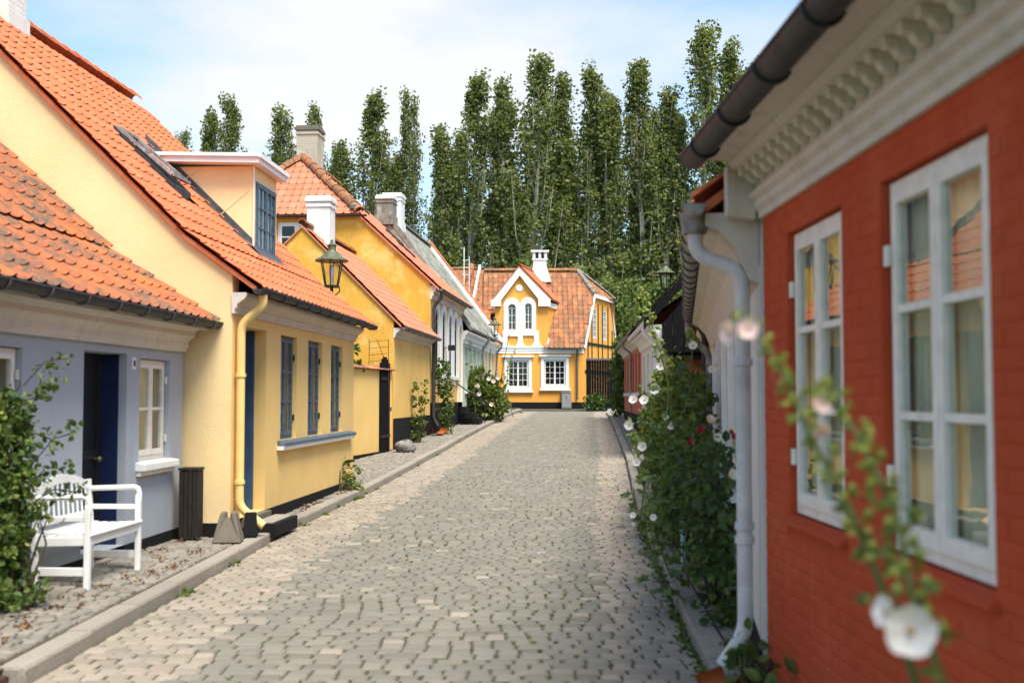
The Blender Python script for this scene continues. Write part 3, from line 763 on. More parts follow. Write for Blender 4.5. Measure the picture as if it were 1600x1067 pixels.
def plank_door(t, x0, x1, z0, z1, y, mat, panels=2, knob=True):
    mb = MB().box(x0, x1, y, y+.045, z0, z1); w_ = x1-x0
    d = mb.obj('door', mat, t)
    st_ = .09; n = panels; hh = (z1-z0-st_*(n+1))/n; f = MB()
    f.box(x0, x0+st_, y-.018, y-.001, z0, z1); f.box(x1-st_, x1, y-.018, y-.001, z0, z1); f.box((x0+x1)/2-.03, (x0+x1)/2+.03, y-.018, y-.001, z0, z1)
    for i in range(n+1):
        for a, b in ((x0+st_, (x0+x1)/2-.03), ((x0+x1)/2+.03, x1-st_)): f.box(a, b, y-.018, y-.001, z0+i*(hh+st_), z0+i*(hh+st_)+st_)
    f.obj('door_frame', mat, d)
    if knob: MB().lathe([(.012, 0), (.012, .03), (.028, .045), (.022, .065), (.0, .07)], M=Matrix.Translation((x1-.12, y-.018, (z0+z1)/2-.05)) @ Matrix.Rotation(PI/2, 4, 'X')).obj('handle', 'brass', d, smooth=True)
    return d
# ================= blue house (nearest on the left)
BL = mkframe('blue_house', 'low grey-blue cottage with mossy orange roof behind the white bench, nearest on the left', 'house', -4.248, 4.5, .056)
Lb = 8.57; k = 1.0016; bx_ = lambda Y: (Y-4.5)*k
holes = [rect(bx_(8.2), bx_(9.26), .93, 2.0), rect(bx_(10.42), bx_(11.42), .06, 2.03), rect(bx_(11.76), bx_(12.62), .93, 2.0), rect(bx_(5.6), bx_(6.6), .93, 2.0)]
wall(BL, 'front_wall', rect(0, Lb, .13, 2.5), [h if h[0][1] > .2 else [(h[0][0], .135), (h[1][0], .135), h[2], h[3]] for h in holes], (0, 0, 0), EX, EZ, EY, .28, 'blue_render')
MB().box(0, bx_(10.42), -.015, .28, -.3, .128).obj('plinth', 'tar_plinth', BL); MB().box(bx_(11.42), Lb, -.015, .28, -.3, .128).obj('plinth', 'tar_plinth', BL)
MB().box(bx_(10.42), bx_(11.42), -.06, .28, -.3, .055).obj('threshold', 'granite', BL)
pb = [(-.33, 2.47), (.8, 3.20), (3.7, 5.85)]
house_shell(BL, Lb-.02, 7.4, 2.4, pb, 'blue_render', deckmat='tile_mossy', vo=-.0)
roof_tiles(BL, .0, Lb+.02, [(-.38, 2.44)]+pb[1:], 'tile_mossy', tw=.235, tl=.31, seed=4, amp=.03)
ridge_tiles(BL, (0, 3.7, 5.9), (Lb, 3.7, 5.9), 'tile_mossy')
MB().extx([(0, 2.11), (-.05, 2.11), (-.05, 2.14), (-.075, 2.16), (-.075, 2.22), (-.10, 2.25), (-.15, 2.28), (-.15, 2.33), (-.22, 2.385), (-.22, 2.42), (0, 2.42)], 0, Lb-.04).obj('cornice', 'cornice', BL)
MB().box(0, Lb-.02, -.30, -.225, 2.36, 2.42).obj('fascia', 'cornice', BL)
gutter(BL, 0, Lb+.14, -.37, 2.445, .065, 'dark_gutter', .66, brmat='zinc')
for (h, cur) in ((holes[0], True), (holes[2], True), (holes[3], True)):
    x0, x1, z0, z1 = h[0][0], h[1][0], h[0][1], h[2][1]
    casement(BL, x0+.01, x1-.01, z0+.01, z1-.01, .055, 'old_white_paint', 2, 2, 1, .055, .03, curtain='curtain', hinge=True, hmat='old_white_paint')
    s_ = MB(); s_.extx([(-.10, z0-.09), (.05, z0-.09), (.05, z0+.008), (-.10, z0-.02)], x0-.08, x1+.08); s_.obj('window_sill', 'white_paint', BL, bevel=.006)
    MB().box(x0-.06, x1+.06, -.05, -.002, z0-.14, z0-.092).obj('sill_moulding', 'old_white_paint', BL)
plank_door(BL, bx_(10.44), bx_(11.40), .06, 2.02, .27, 'door_dark', 2)
MB().box(bx_(10.80), bx_(10.83), .245, .25, 1.45, 1.6).obj('door_pane', 'white_paint', BL)
# inner lining of the doorway painted navy, and the house number
lin = MB(); lin.box(bx_(10.42)+.001, bx_(10.42)+.02, .08, .265, .06, 2.02); lin.box(bx_(11.42)-.02, bx_(11.42)-.001, .08, .265, .06, 2.02); lin.obj('door_lining', 'navy_paint', BL)
nx_ = bx_(11.58)
np_ = MB().box(nx_-.05, nx_+.05, -.012, -.001, 1.88, 2.0).obj('number_plate', 'white_paint', BL)
MB().box(nx_-.02, nx_-.005, -.016, -.013, 1.91, 1.97).box(nx_+.008, nx_+.024, -.016, -.013, 1.91, 1.97).obj('house_number', 'black_paint', np_)

# ================= yellow house with dormer
YL = mkframe('yellow_house', 'pale yellow house with steep orange tiled roof, big dormer and three blue windows', 'house', -3.222, 13.1, .067)
Ly = 6.82; yx = lambda Y: (Y-13.1)*1.0022
wins = [(15.18, 16.02), (16.66, 17.55), (18.15, 19.0)]
hd = rect(yx(13.46), yx(14.5), .18, 2.44)
hs = [rect(yx(a), yx(b), 1.03, 2.43) for a, b in wins]
wall(YL, 'front_wall', rect(0, Ly, .175, 2.8), [hd]+hs, (0, 0, 0), EX, EZ, EY, .32, 'yellow_front')
MB().box(0, yx(13.46), -.012, .3, -.3, .172).box(yx(14.5), Ly, -.012, .3, -.3, .172).obj('plinth', 'tar_plinth', YL)
MB().box(-.012, -.002, .0, 1.2, -.3, .16).obj('plinth', 'tar_plinth', YL)
py_ = [(-.30, 2.86), (.55, 3.47), (4.0, 6.86)]
house_shell(YL, Ly, 8.0, 2.8, py_, 'yellow_render', deckmat='tile_orange', vo=.06, zb=.0)
DX0, DX1, DY0, DY1, DZ = 3.42, 4.66, .80, 2.33, 4.98
inD = lambda x, y, z: DX0-.05 < x < DX1+.05 and DY0 < y < DY1-.1
sk = lambda x, y, z: 1.70 < x < 2.40 and 1.36 < y < 2.15
roof_tiles(YL, -.1, Ly+.1, [(-.34, 2.83)]+py_[1:], 'tile_orange', tw=.215, tl=.30, seed=5, mask=lambda x, y, z: inD(x, y, z) or sk(x, y, z))
ridge_tiles(YL, (-.1, 4.0, 6.93), (Ly+.1, 4.0, 6.93), 'tile_orange')
MB().extx(CORN(2.56), -.03, Ly+.03).obj('cornice', 'cornice', YL)
gutter(YL, -.12, Ly+.16, -.33, 2.83, .062, 'dark_gutter', .62)
for i, (a, b) in enumerate(wins):
    casement(YL, yx(a)+.01, yx(b)-.01, 1.04, 2.42, .06, 'slate_blue_paint', 2, 3, 1, .05, .03, curtain='pale_curtain', hinge=True)
MB().extx([(-.11, .955), (.055, .965), (.055, 1.035), (-.11, .995)], yx(15.05), yx(19.65)).obj('window_sill', 'slate_blue_paint', YL, bevel=.004)
MB().extx([(-.09, .90), (-.002, .90), (-.002, .952), (-.10, .952)], yx(15.02), yx(19.6)).obj('sill_moulding', 'white_paint', YL)
dr = plank_door(YL, yx(13.46)+.05, yx(14.5)-.05, .2, 2.12, .44, 'blue_paint', 3)
lin = MB()
for a, b in ((yx(13.46)+.001, yx(13.46)+.05), (yx(14.5)-.05, yx(14.5)-.001)): lin.box(a, b, .15, .46, .18, 2.43)
lin.box(yx(13.46)+.05, yx(14.5)-.05, .40, .46, 2.12, 2.17); lin.obj('door_lining', 'blue_paint', YL)
MB().box(yx(13.46)+.05, yx(14.5)-.05, .43, .44, 2.17, 2.42).obj('transom_pane', 'glass', YL)
MB().box(yx(13.46)+.05, yx(14.5)-.05, .5, .8, 2.1, 2.43).obj('room_behind', 'room', YL)
# chimney
chimney(YL, 2.12, 4.0, 6.5, 8.9, .5, .5, 'white_render')
# dormer
dm = wall(YL, 'dormer', rect(DX0, DX1, 3.45, DZ), [rect(DX0+.12, DX1-.08, 3.72, 4.78)], (0, DY0, 0), EX, EZ, EY, .06, 'yellow_render')
ck = [(DY0+.06, 3.5), (DY0+.06, DZ), (DY1+.1, DZ), (DY1+.1, 4.9)]
MB().prism([(DY0+.003, 3.5), (DY0+.003, DZ), (DY1+.15, DZ), (DY1+.15, 4.85)], (DX0-.002, 0, 0), EY, EZ, EX, .05).obj('dormer_cheek', 'yellow_render', dm)
MB().prism([(DY0+.06, 3.5), (DY0+.06, DZ), (DY1+.15, DZ), (DY1+.15, 4.85)], (DX1-.05, 0, 0), EY, EZ, EX, .05).obj('dormer_cheek', 'yellow_render', dm)
MB().add([(DX0-.22, DY0-.14, DZ+.004), (DX1+.12, DY0-.14, DZ+.004), (DX1+.12, DY1+.3, DZ+.06), (DX0-.22, DY1+.3, DZ+.06), (DX0-.22, DY0-.14, DZ+.10), (DX1+.12, DY0-.14, DZ+.10), (DX1+.12, DY1+.3, DZ+.15), (DX0-.22, DY1+.3, DZ+.15)],
         [(0, 1, 2, 3), (4, 5, 6, 7), (0, 1, 5, 4), (1, 2, 6, 5), (2, 3, 7, 6), (3, 0, 4, 7)]).obj('dormer_roof', 'white_paint', dm)
MB().bar((DX0-.24, DY0-.15, DZ+.115), (DX0-.24, DY1+.3, DZ+.165), .03, .05).bar((DX0-.24, DY0-.16, DZ+.11), (DX1+.14, DY0-.16, DZ+.11), .03, .06).obj('roof_edging', 'white_paint', dm)
z_r = lambda y: 3.47+(y-.55)*.9826
lead = MB().add([(DX0-.13, DY0-.02, z_r(DY0-.02)+.075), (DX0-.003, DY0-.02, z_r(DY0-.02)+.085), (DX0-.003, DY1+.05, z_r(DY1+.05)+.085), (DX0-.13, DY1+.05, z_r(DY1+.05)+.075)], [(0, 1, 2, 3)])
lead.add([(DX0-.006, DY0-.02, z_r(DY0)+.02), (DX0-.006, DY1+.1, z_r(DY1+.1)+.02), (DX0-.006, DY1+.1, z_r(DY1+.1)+.17), (DX0-.006, DY0-.02, z_r(DY0)+.17)], [(0, 1, 2, 3)])
lead.add([(DX0-.1, DY0-.16, z_r(DY0-.16)+.08), (DX1+.06, DY0-.16, z_r(DY0-.16)+.08), (DX1+.06, DY0-.004, z_r(DY0)+.10), (DX0-.1, DY0-.004, z_r(DY0)+.10)], [(0, 1, 2, 3)])
lead.obj('lead_flashing', 'lead', dm)
casement(YL, DX0+.125, DX1-.085, 3.725, 4.775, DY0-.015, 'slate_blue_paint', 2, 3, 2, .045, .022, curtain=None, room=True)
# panel joints on the cheek
for (a, b) in (((1.62, 4.965), (1.30, 4.63)), ((.98, 4.47), (1.42, 4.10 if False else 4.3))): pass
MB().bar((DX0-.006, 1.55, DZ-.02), (DX0-.006, 2.05, 4.99-.33+.0), .006, .012).bar((DX0-.006, .86, 4.62), (DX0-.006, 1.28, 4.27), .006, .012).obj('panel_joint', 'cream_render', dm)
MB().tube([(DX0-.012, DY0-.01, 3.72), (DX0-.012, DY0-.01, DZ)], .012, 6).obj('corner_bead', 'white_paint', dm)
# roof light, propped open
sy0, sy1, sx0, sx1 = 1.42, 2.12, 1.76, 2.32
rl = MB()
for a, b, c_, d_ in ((sx0-.06, sx0, sy0, sy1), (sx1, sx1+.06, sy0, sy1), (sx0-.06, sx1+.06, sy0-.06, sy0), (sx0-.06, sx1+.06, sy1, sy1+.06)):
    rl.add([(a, c_, z_r(c_)-.02), (b, c_, z_r(c_)-.02), (b, d_, z_r(d_)-.02), (a, d_, z_r(d_)-.02), (a, c_, z_r(c_)+.13), (b, c_, z_r(c_)+.13), (b, d_, z_r(d_)+.13), (a, d_, z_r(d_)+.13)], [(0, 1, 2, 3), (4, 5, 6, 7), (0, 1, 5, 4), (1, 2, 6, 5), (2, 3, 7, 6), (3, 0, 4, 7)])
rlo = rl.obj('roof_light', 'dark_gutter', YL)
MB().add([(sx0, sy0, z_r(sy0)+.01), (sx1, sy0, z_r(sy0)+.01), (sx1, sy1, z_r(sy1)+.01), (sx0, sy1, z_r(sy1)+.01)], [(0, 1, 2, 3)]).obj('opening', 'room', rlo)
h0 = Vector((0, sy1, z_r(sy1)+.15)); dv = Vector((0, -.74, -.63)); 
sash = MB(); A = h0+Vector((sx0-.03, 0, 0)); B_ = h0+Vector((sx1+.03, 0, 0))
for p, q in ((A, A+dv), (B_, B_+dv), (A, B_), (A+dv, B_+dv)): sash.bar(p, q, .05, .04)
so = sash.obj('sash', 'old_zinc', rlo)
MB().add([A, B_, B_+dv, A+dv], [(0, 1, 2, 3)]).obj('pane', 'window_glass_near', so)
# downpipe at the near corner
downpipe(YL, [(.10, -.33, 2.78), (.10, -.33, 2.66), (.10, -.075, 2.44), (.10, -.075, .34), (.10, -.36, .12)], .05, 'yellow_metal', 'downpipe', [(.10, -.075, 1.85), (.10, -.075, .62)])
vb = MB(); vb.tube([(-.03, .55, .30), (-.03, .55, .47), (-.05, .55, .50)], .014, 8); vb.lathe([(.05, 0), (.055, .02), (.03, .05), (0, .055)], M=Matrix.Translation((-.01, .55, .50)) @ Matrix.Rotation(-PI/2, 4, 'Y'))
vb.tube([(-.03, .55, .42), (-.03, .68, .42)], .012, 6); vb.obj('gas_valve', 'yellow_metal', YL, smooth=True)

# ================= garden wall with black gate
GW = mkframe('garden_wall', 'yellow garden wall with tiled coping between the yellow house and the golden house', 'wall', -4.20, 21.4, .177)
s177 = math.hypot(1, .177); gx = lambda Y: (Y-21.4)*s177; Lg = gx(28.3)
wall(GW, 'wall_face', rect(0, Lg, .30, 2.24), [rect(gx(27.2), gx(27.98), .31, 2.2)], (0, 0, 0), EX, EZ, EY, .25, 'garden_yellow')
MB().box(0, gx(27.2), -.02, .25, -.2, .297).box(gx(27.98), Lg, -.02, .25, -.2, .297).obj('plinth', 'tar_plinth', GW)
V0, F0 = tile_proto(.2, .26, .02); ms = []
for i in range(int(Lg/.2)):
    if gx(27.15) < i*.2+.1 < gx(28.0): pass
    c_, s_ = math.cos(.35), math.sin(.35); ms.append(frame((i*.2, -.10, 2.25), (1, 0, 0), (0, c_, s_), (0, -s_, c_)))
pieces('coping_tile', GW, V0, F0, ms, 'tile_brown', 80)
MB().extx([(-.08, 2.242), (.3, 2.242), (.3, 2.36), (.22, 2.36)], 0, Lg).obj('coping', 'tile_brown', GW)
GT = mkframe('garden_gate', 'narrow black plank gate with rounded top in the yellow garden wall', 'gate', -4.20+.177*(27.2-21.4)+.03, 27.2, .177)
gw_ = .77
n = 6
for i in range(n):
    a = gw_*i/n+.004; b = gw_*(i+1)/n-.004; hh = 2.37+.2*math.sin(PI*(i+.5)/n)
    MB().box(a, b, -.02, .02, .28, hh).obj('plank', 'black_wood', GT)
for z in (.62, 2.0): MB().box(0, gw_, -.035, -.022, z, z+.07).obj('hinge_strap', 'black_paint', GT)
MB().box(gw_-.1, gw_-.06, -.08, -.036, 1.25, 1.35).obj('latch', 'zinc', GT)
# wire plant frame leaning behind the wall
TR = thing('wire_trellis', 'thin rusty wire trellis frame sticking up above the garden gate', 'trellis', (-3.22, 27.6, .25), .3)
tb = MB()
for x in (-.26, .26): tb.tube([(x, 0, 0), (x*.9, .05, 2.75)], .009, 5)
for i in range(4): tb.tube([(-.24, .04, 2.2+i*.16), (.24, .04, 2.25+i*.16)], .006, 5)
tb.tube([(-.05, .04, 2.75), (.2, .05, 2.1)], .007, 5); tb.obj('wire_frame', 'rust_iron', TR)

# ================= golden house (low, chimney) and its gable
H3 = mkframe('golden_house', 'low golden yellow house with windowless front and small gable behind the yellow house', 'house', -2.955, 28.4, .084)
L3 = 5.87
wall(H3, 'front_wall', rect(0, L3, 1.06, 3.3), [], (0, 0, 0), EX, EZ, EY, .25, 'golden_front')
MB().box(0, L3, -.02, .25, 0, 1.056).obj('plinth', 'tar_plinth', H3)
p3 = [(-.2, 3.38), (2.35, 5.92)]
house_shell(H3, L3, 4.7, 3.3, p3, 'golden_render', deckmat='tile_pink', vo=.05, zb=.1)
roof_tiles(H3, -.06, L3+.02, [(-.24, 3.35), (2.35, 5.92)], 'tile_pink', tw=.215, tl=.29, seed=6)
ridge_tiles(H3, (-.05, 2.35, 5.98), (L3, 2.35, 5.98), 'tile_brown')
MB().extx(CORN(3.08), 0, L3).obj('cornice', 'cornice', H3)
gutter(H3, -.08, L3+.1, -.28, 3.33, .06, 'zinc', .9)
chimney(H3, 1.1, 2.15, 5.2, 6.82, .62, .6, 'white_brick')
# ================= tall house with half hip and arched windows
H4 = mkframe('arched_window_house', 'tall golden house with half hipped roof, white arched windows and black plinth', 'house', -2.463, 34.25, .0916)
L4 = 7.0
ax_ = [1.05, 2.5, 3.95, 5.2]; holes4 = [arch(a-.33, a+.33, 2.30, 4.35) for a in ax_]; alc = arch(6.0, 6.78, 1.5, 4.2)
wall(H4, 'front_wall', rect(0, L4, 1.42, 5.0), holes4+[alc], (0, 0, 0), EX, EZ, EY, .3, 'golden_front')
MB().box(0, 5.95, -.03, .3, .1, 1.417).box(6.8, L4, -.03, .3, .1, 1.417).obj('plinth', 'tar_plinth', H4)
for i, a in enumerate(ax_):
    # white surround proud of the wall
    ho = arch(a-.33, a+.33, 2.30, 4.35); ou = arch(a-.58, a+.58, 2.28, 4.6, 12)
    wall(H4, 'window_surround', ou, [ho], (0, -.05, 0), EX, EZ, EY, .048, 'white_paint')
    casement(H4, a-.32, a+.32, 2.31, 3.95, .0, 'black_paint', 2, 4, 1, .05, .025, room=True)
    fr = MB(); r_ = .32
    pts = [(a+r_*math.cos(PI*k/8), .03, 3.98+r_*math.sin(PI*k/8)) for k in range(9)]; fr.tube(pts, .025, 5)
    fr.bar((a, .03, 3.95), (a, .03, 4.3), .03, .03); fo = fr.obj('fanlight', 'black_paint', H4)
    MB().prism([(r_*math.cos(PI*k/8), r_*math.sin(PI*k/8)) for k in range(9)], (a, .05, 3.98), EX, EZ, EY, .01).obj('pane', 'glass', fo)
    MB().box(a-.36, a+.36, .2, .22, 2.3, 4.4).obj('dark_backing', 'room', H4)  # flat plate in the room colour, stands in for the dark interior
    MB().box(a-.62, a+.62, -.12, -.002, 2.18, 2.277).obj('window_sill', 'white_paint', H4)
    for sx in (-.45, .45): MB().box(a+sx-.05, a+sx+.05, -.09, -.002, 2.0, 2.177).obj('sill_bracket', 'white_paint', H4)
wall(H4, 'door_surround', arch(5.85, 6.93, 1.42, 4.42, 12), [arch(6.0, 6.78, 1.43, 4.2)], (0, -.06, 0), EX, EZ, EY, .058, 'white_paint')
plank_door(H4, 6.0, 6.78, 1.43, 3.6, .22, 'white_paint', 3); MB().box(6.0, 6.78, .2, .22, 3.603, 4.25).obj('transom', 'white_paint', H4)
# roof with half hip
ry4, rz4, hz, hy = 4.54, 9.30, 7.2, 2.27
holeg = rect(3.55, 4.75, 6.0, 6.95)
gz = 5.12
wall(H4, 'gable_wall', [(.004, .2), (9.08, .2), (9.08, gz-.1), (9.08-hy, hz-.06), (hy, hz-.06), (.004, gz-.1)], [holeg], (-.003, 0, 0), EY, EZ, EX, .25, 'golden_render')
casement(H4, 3.56, 4.74, 6.01, 6.94, .06, 'white_paint', 2, 2, 1, .08, .04, ea=EY, en=EX, room=True)
MB().box(.005, L4, 8.83, 9.08, .2, 5.0).obj('back_wall', 'golden_render', H4)
MB().prism([(.3, .3), (8.8, .3), (8.8, 5.0), (4.54, 9.1), (.3, 5.0)], (L4-.25, 0, 0), EY, EZ, EX, .22).obj('gable_wall', 'golden_render', H4)
hx = 2.0    # ridge starts here
e0 = -.28; sl4 = (rz4-gz)/ry4; zf = lambda y: gz+sl4*y
deck = MB(); T_ = .0
pf = [(-.08, e0, zf(e0)), (L4+.06, e0, zf(e0)), (L4+.06, ry4, rz4), (hx, ry4, rz4), (-.08, hy, zf(hy))]
pbk = [(a, 2*ry4-b, c_) for a, b, c_ in pf]
ph = [(-.12, hy-.1, zf(hy)-.06), (hx, ry4, rz4), (-.12, 2*ry4-hy+.1, zf(hy)-.06)]
for q in (pf, pbk, ph): deck.add(q+[(a, b, c_-.08) for a, b, c_ in q], [tuple(range(len(q))), tuple(range(2*len(q)-1, len(q)-1, -1))]+[(i, (i+1) % len(q), (i+1) % len(q)+len(q), i+len(q)) for i in range(len(q))])
deck.obj('roof', 'tile_pink', H4)
roof_tiles(H4, -.1, L4+.08, [(e0-.05, zf(e0)-.03), (ry4, rz4)], 'tile_pink', tw=.22, tl=.30, seed=8, nparts=180, mask=lambda x, y, z: y > hy and x < (y-hy)/(ry4-hy)*(hx+.1)-.0)
# hip tiles: plane rising towards +x
hl = math.hypot(hx+.12, rz4-zf(hy)+.06); cx_, cz_ = (hx+.12)/hl, (rz4-zf(hy)+.06)/hl; ms = []
V0, F0 = tile_proto(.26, .32, .034)
for i in range(int(hl/.32)+1):
    u = i*.32/hl; a = hy-.15+(ry4-hy+.15)*u; b = 2*ry4-a; n_ = int((b-a)/.26)+1
    for j in range(n_):
        y = b-(b-a)*j/max(1, n_)
        ex = Vector((0, -1, 0)); es = Vector((cx_, 0, cz_)); en = ex.cross(es)
        ms.append(frame(Vector((-.17, y, zf(hy)-.08))+es*(i*.32)+en*.03, ex, es, en))
pieces('hip_tile', H4, V0, F0, ms, 'tile_pink', 120)
ridge_tiles(H4, (-.14, hy-.1, zf(hy)+.0), (hx, ry4, rz4+.06), 'tile_brown', .15, .4)
ridge_tiles(H4, (-.14, 2*ry4-hy+.1, zf(hy)+.0), (hx, ry4, rz4+.06), 'tile_brown', .15, .4)
ridge_tiles(H4, (hx, ry4, rz4+.06), (L4, ry4, rz4+.06), 'tile_brown', .13, .4)
pr = [(-.22+.06*math.cos(PI+PI*k/8), hz-.1+.06*math.sin(PI+PI*k/8)) for k in range(9)]
MB().add([(a, y, b) for y in (hy-.35, 2*ry4-hy+.35) for a, b in pr], [(i, i+1, 10+i, 9+i) for i in range(8)]+[tuple(range(8, -1, -1)), tuple(range(9, 18))]).obj('hip_gutter', 'dark_gutter', H4)
MB().lathe([(.14, 0), (.15, .1), (.09, .14), (0, .15)], (-.1, hy+.05, hz+.1), 10).obj('ridge_end', 'grey_cement', H4)
chimney(H4, hx+.55, ry4-.1, 8.3, 10.45, .78, .7, 'tan_brick', 'concrete')
MB().extx([(0, 4.55), (-.05, 4.55), (-.05, 4.62), (-.1, 4.66), (-.1, 4.74), (-.17, 4.8), (-.17, 4.9), (-.24, 4.95), (0, 4.95)], 0, L4).obj('cornice', 'cornice', H4)
gutter(H4, -.1, L4+.1, -.34, 4.84, .065, 'zinc', .9)
for (xx, yy) in ((3.4, 1.15), (4.5, 1.75), (4.2, 2.9)):
    zz = zf(yy); q = MB()
    for a, b, c_, d_ in ((xx, xx+.5, yy, yy+.06), (xx, xx+.5, yy+.5, yy+.56), (xx, xx+.05, yy+.06, yy+.5), (xx+.45, xx+.5, yy+.06, yy+.5)):
        q.add([(a, c_, zf(c_)), (b, c_, zf(c_)), (b, d_, zf(d_)), (a, d_, zf(d_)), (a, c_, zf(c_)+.16), (b, c_, zf(c_)+.16), (b, d_, zf(d_)+.16), (a, d_, zf(d_)+.16)], [(0, 1, 2, 3), (4, 5, 6, 7), (0, 1, 5, 4), (1, 2, 6, 5), (2, 3, 7, 6), (3, 0, 4, 7)])
    so = q.obj('roof_light', 'dark_gutter', H4)
    MB().add([(xx+.05, yy+.06, zf(yy+.06)+.13), (xx+.45, yy+.06, zf(yy+.06)+.13), (xx+.45, yy+.5, zf(yy+.5)+.13), (xx+.05, yy+.5, zf(yy+.5)+.13)], [(0, 1, 2, 3)]).obj('pane', 'glass', so)
downpipe(H4, [(.06, -.34, 4.8), (.06, -.34, 4.62), (.06, -.10, 4.3), (.06, -.10, .95), (.06, -.24, .72)], .055, 'dark_gutter', 'downpipe', [(.06, -.10, 3.2), (.06, -.10, 1.6), (.06, -.10, 2.4)])
# ================= grey steep roofed pair
for nm, lab, Y0, Y1, mat, wl in (('green_house', 'pale green house front with cream cornice under the steep mossy grey roof', 41.25, 47.2, 'green_render', 0), ('cream_house', 'cream house front with narrow windows and the far street lamp, under the grey roof', 47.22, 52.5, 'cream_render', 1)):
    H = mkframe(nm, lab, 'house', -5.6+.0916*Y0, Y0, .0916); Lh = (Y1-Y0)*1.0042; zg = g(Y0)
    hs = []
    if wl == 0: hs = [rect(.9, 1.6, 1.85, 3.45), rect(2.1, 2.8, 1.05, 3.45), rect(3.4, 4.1, 1.85, 3.45), rect(4.7, 5.4, 1.85, 3.45)]
    else: hs = [rect(.5, 1.1, 2.0, 3.5), rect(1.6, 2.2, 2.0, 3.5), rect(2.7, 3.3, 2.0, 3.5), rect(4.1, 4.7, 2.0, 3.5)]
    wall(H, 'front_wall', rect(0, Lh, .7, 3.9), hs, (0, 0, 0), EX, EZ, EY, .25, mat)
    MB().box(0, Lh, -.03, -.002, .3, 1.25).obj('plinth', 'tar_plinth', H) if wl == 0 else MB().box(0, Lh, -.03, -.002, .3, 1.35).obj('plinth', 'tar_plinth', H)
    for h in hs:
        x0, x1, z0, z1 = h[0][0], h[1][0], h[0][1], h[2][1]
        if z0 < 1.5: plank_door(H, x0, x1, z0, z1, .1, mat if wl == 0 else 'white_paint', 3, False); continue
        casement(H, x0+.01, x1-.01, z0+.01, z1-.01, .08, 'white_paint', 2, 3, 1, .05, .03, room=True)
        MB().box(x0-.1, x1+.1, -.09, -.002, z0-.12, z0-.003).obj('window_sill', 'white_paint', H)
    p5 = [(-.25, 4.15), (3.05, 8.55)]
    house_shell(H, Lh, 6.1, 3.9, p5, 'old_roof', deckmat='old_roof', vo=.0, zb=.3)
    if False: roof_tiles(H, .12 if wl == 0 else 0, Lh-.15 if wl else Lh, [(-.28, 4.12), (3.05, 8.55)], 'tile_grey', tw=.24, tl=.32, nparts=60, seed=9+wl)
    MB().extx([(0, 3.55), (-.05, 3.55), (-.05, 3.65), (-.12, 3.72), (-.12, 3.82), (-.22, 3.92), (-.22, 4.0), (0, 4.0)], 0, Lh).obj('cornice', 'white_cornice', H)
    gutter(H, -.0, Lh+.05, -.33, 4.08, .06, 'old_zinc', 1.)
    if wl == 0:
        MB().prism([(-.3, 4.02), (-.3, 4.3), (3.05, 8.8), (3.05, 8.5)], (-.02, 0, 0), EY, EZ, EX, .13).obj('verge_coping', 'grey_cement', H)
        chimney(H, .3, 2.85, 7.9, 9.0, .75, .6, 'grey_cement', 'white_brick'); chimney(H, 1.9, 2.9, 7.9, 9.35, .8, .7, 'white_paint')
    else:
        MB().prism([(-.35, 4.05), (-.35, 4.3), (3.05, 8.75), (3.05, 8.5)], (Lh-.14, 0, 0), EY, EZ, EX, .15).obj('verge_coping', 'white_paint', H)
        ridge_tiles(H, (Lh-.05, -.35, 4.35), (Lh-.05, 3.05, 8.8), 'tile_orange', .07, .36)
    ridge_tiles(H, (0, 3.05, 8.6), (Lh, 3.05, 8.6), 'tile_grey')
    downpipe(H, [(Lh-.15, -.33, 4.05), (Lh-.15, -.33, 3.9), (Lh-.15, -.1, 3.6), (Lh-.15, -.1, .95)], .05, 'old_zinc')

# ================= orange house closing the street
EH = thing('orange_house', 'orange house with white arched gable and half hipped brown roof closing the street', 'house', (0, 60, 0))
sc60 = 60/FPX
def e(px, py, dy=0.):
    p = at(px, py, 60); return (p.x, p.z)
zbase = .9; xr = 3.80; xl = -3.6; EZv = 4.17
DIR = Vector((.35, 1, 0)); 
win_px = [(793, 826, 563, 606), (850, 884, 562, 603)]
hs = []; wrec = []
for (a, b, c_, d_) in win_px:
    x0, z1 = e(a, c_); x1, z0 = e(b, d_); hs.append(rect(x0, x1, z0, z1)); wrec.append((x0, x1, z0, z1))
wall(EH, 'front_wall', rect(xl, xr, 1.32, EZv), hs, (0, 0, 0), EX, EZ, EY, .3, 'orange_render')
MB().box(xl, xr, -.03, .3, .6, 1.317).obj('plinth', 'tar_plinth', EH)
for (x0, x1, z0, z1) in wrec:
    casement(EH, x0+.01, x1-.01, z0+.01, z1-.01, .03, 'white_paint', 2, 4, 2, .05, .022, room=True)
    wall(EH, 'window_surround', rect(x0-.16, x1+.16, z0-.14, z1+.16), [rect(x0, x1, z0, z1)], (0, -.06, 0), EX, EZ, EY, .058, 'white_paint')
    MB().box(x0-.26, x1+.26, -.17, -.002, z1+.163, z1+.25).obj('window_head', 'white_paint', EH)
    MB().box(x0-.24, x1+.24, -.14, -.002, z0-.24, z0-.143).obj('window_sill', 'white_paint', EH)
# storey band
zb0 = e(800, 552)[1]; zb1 = e(800, 541)[1]
MB().extx([(0, zb0), (-.04, zb0), (-.04, zb0+.12), (-.065, zb0+.14), (-.065, zb0+.26), (-.10, zb0+.28), (-.10, zb1), (0, zb1)], xl, xr-.02).obj('storey_band', 'white_paint', EH)
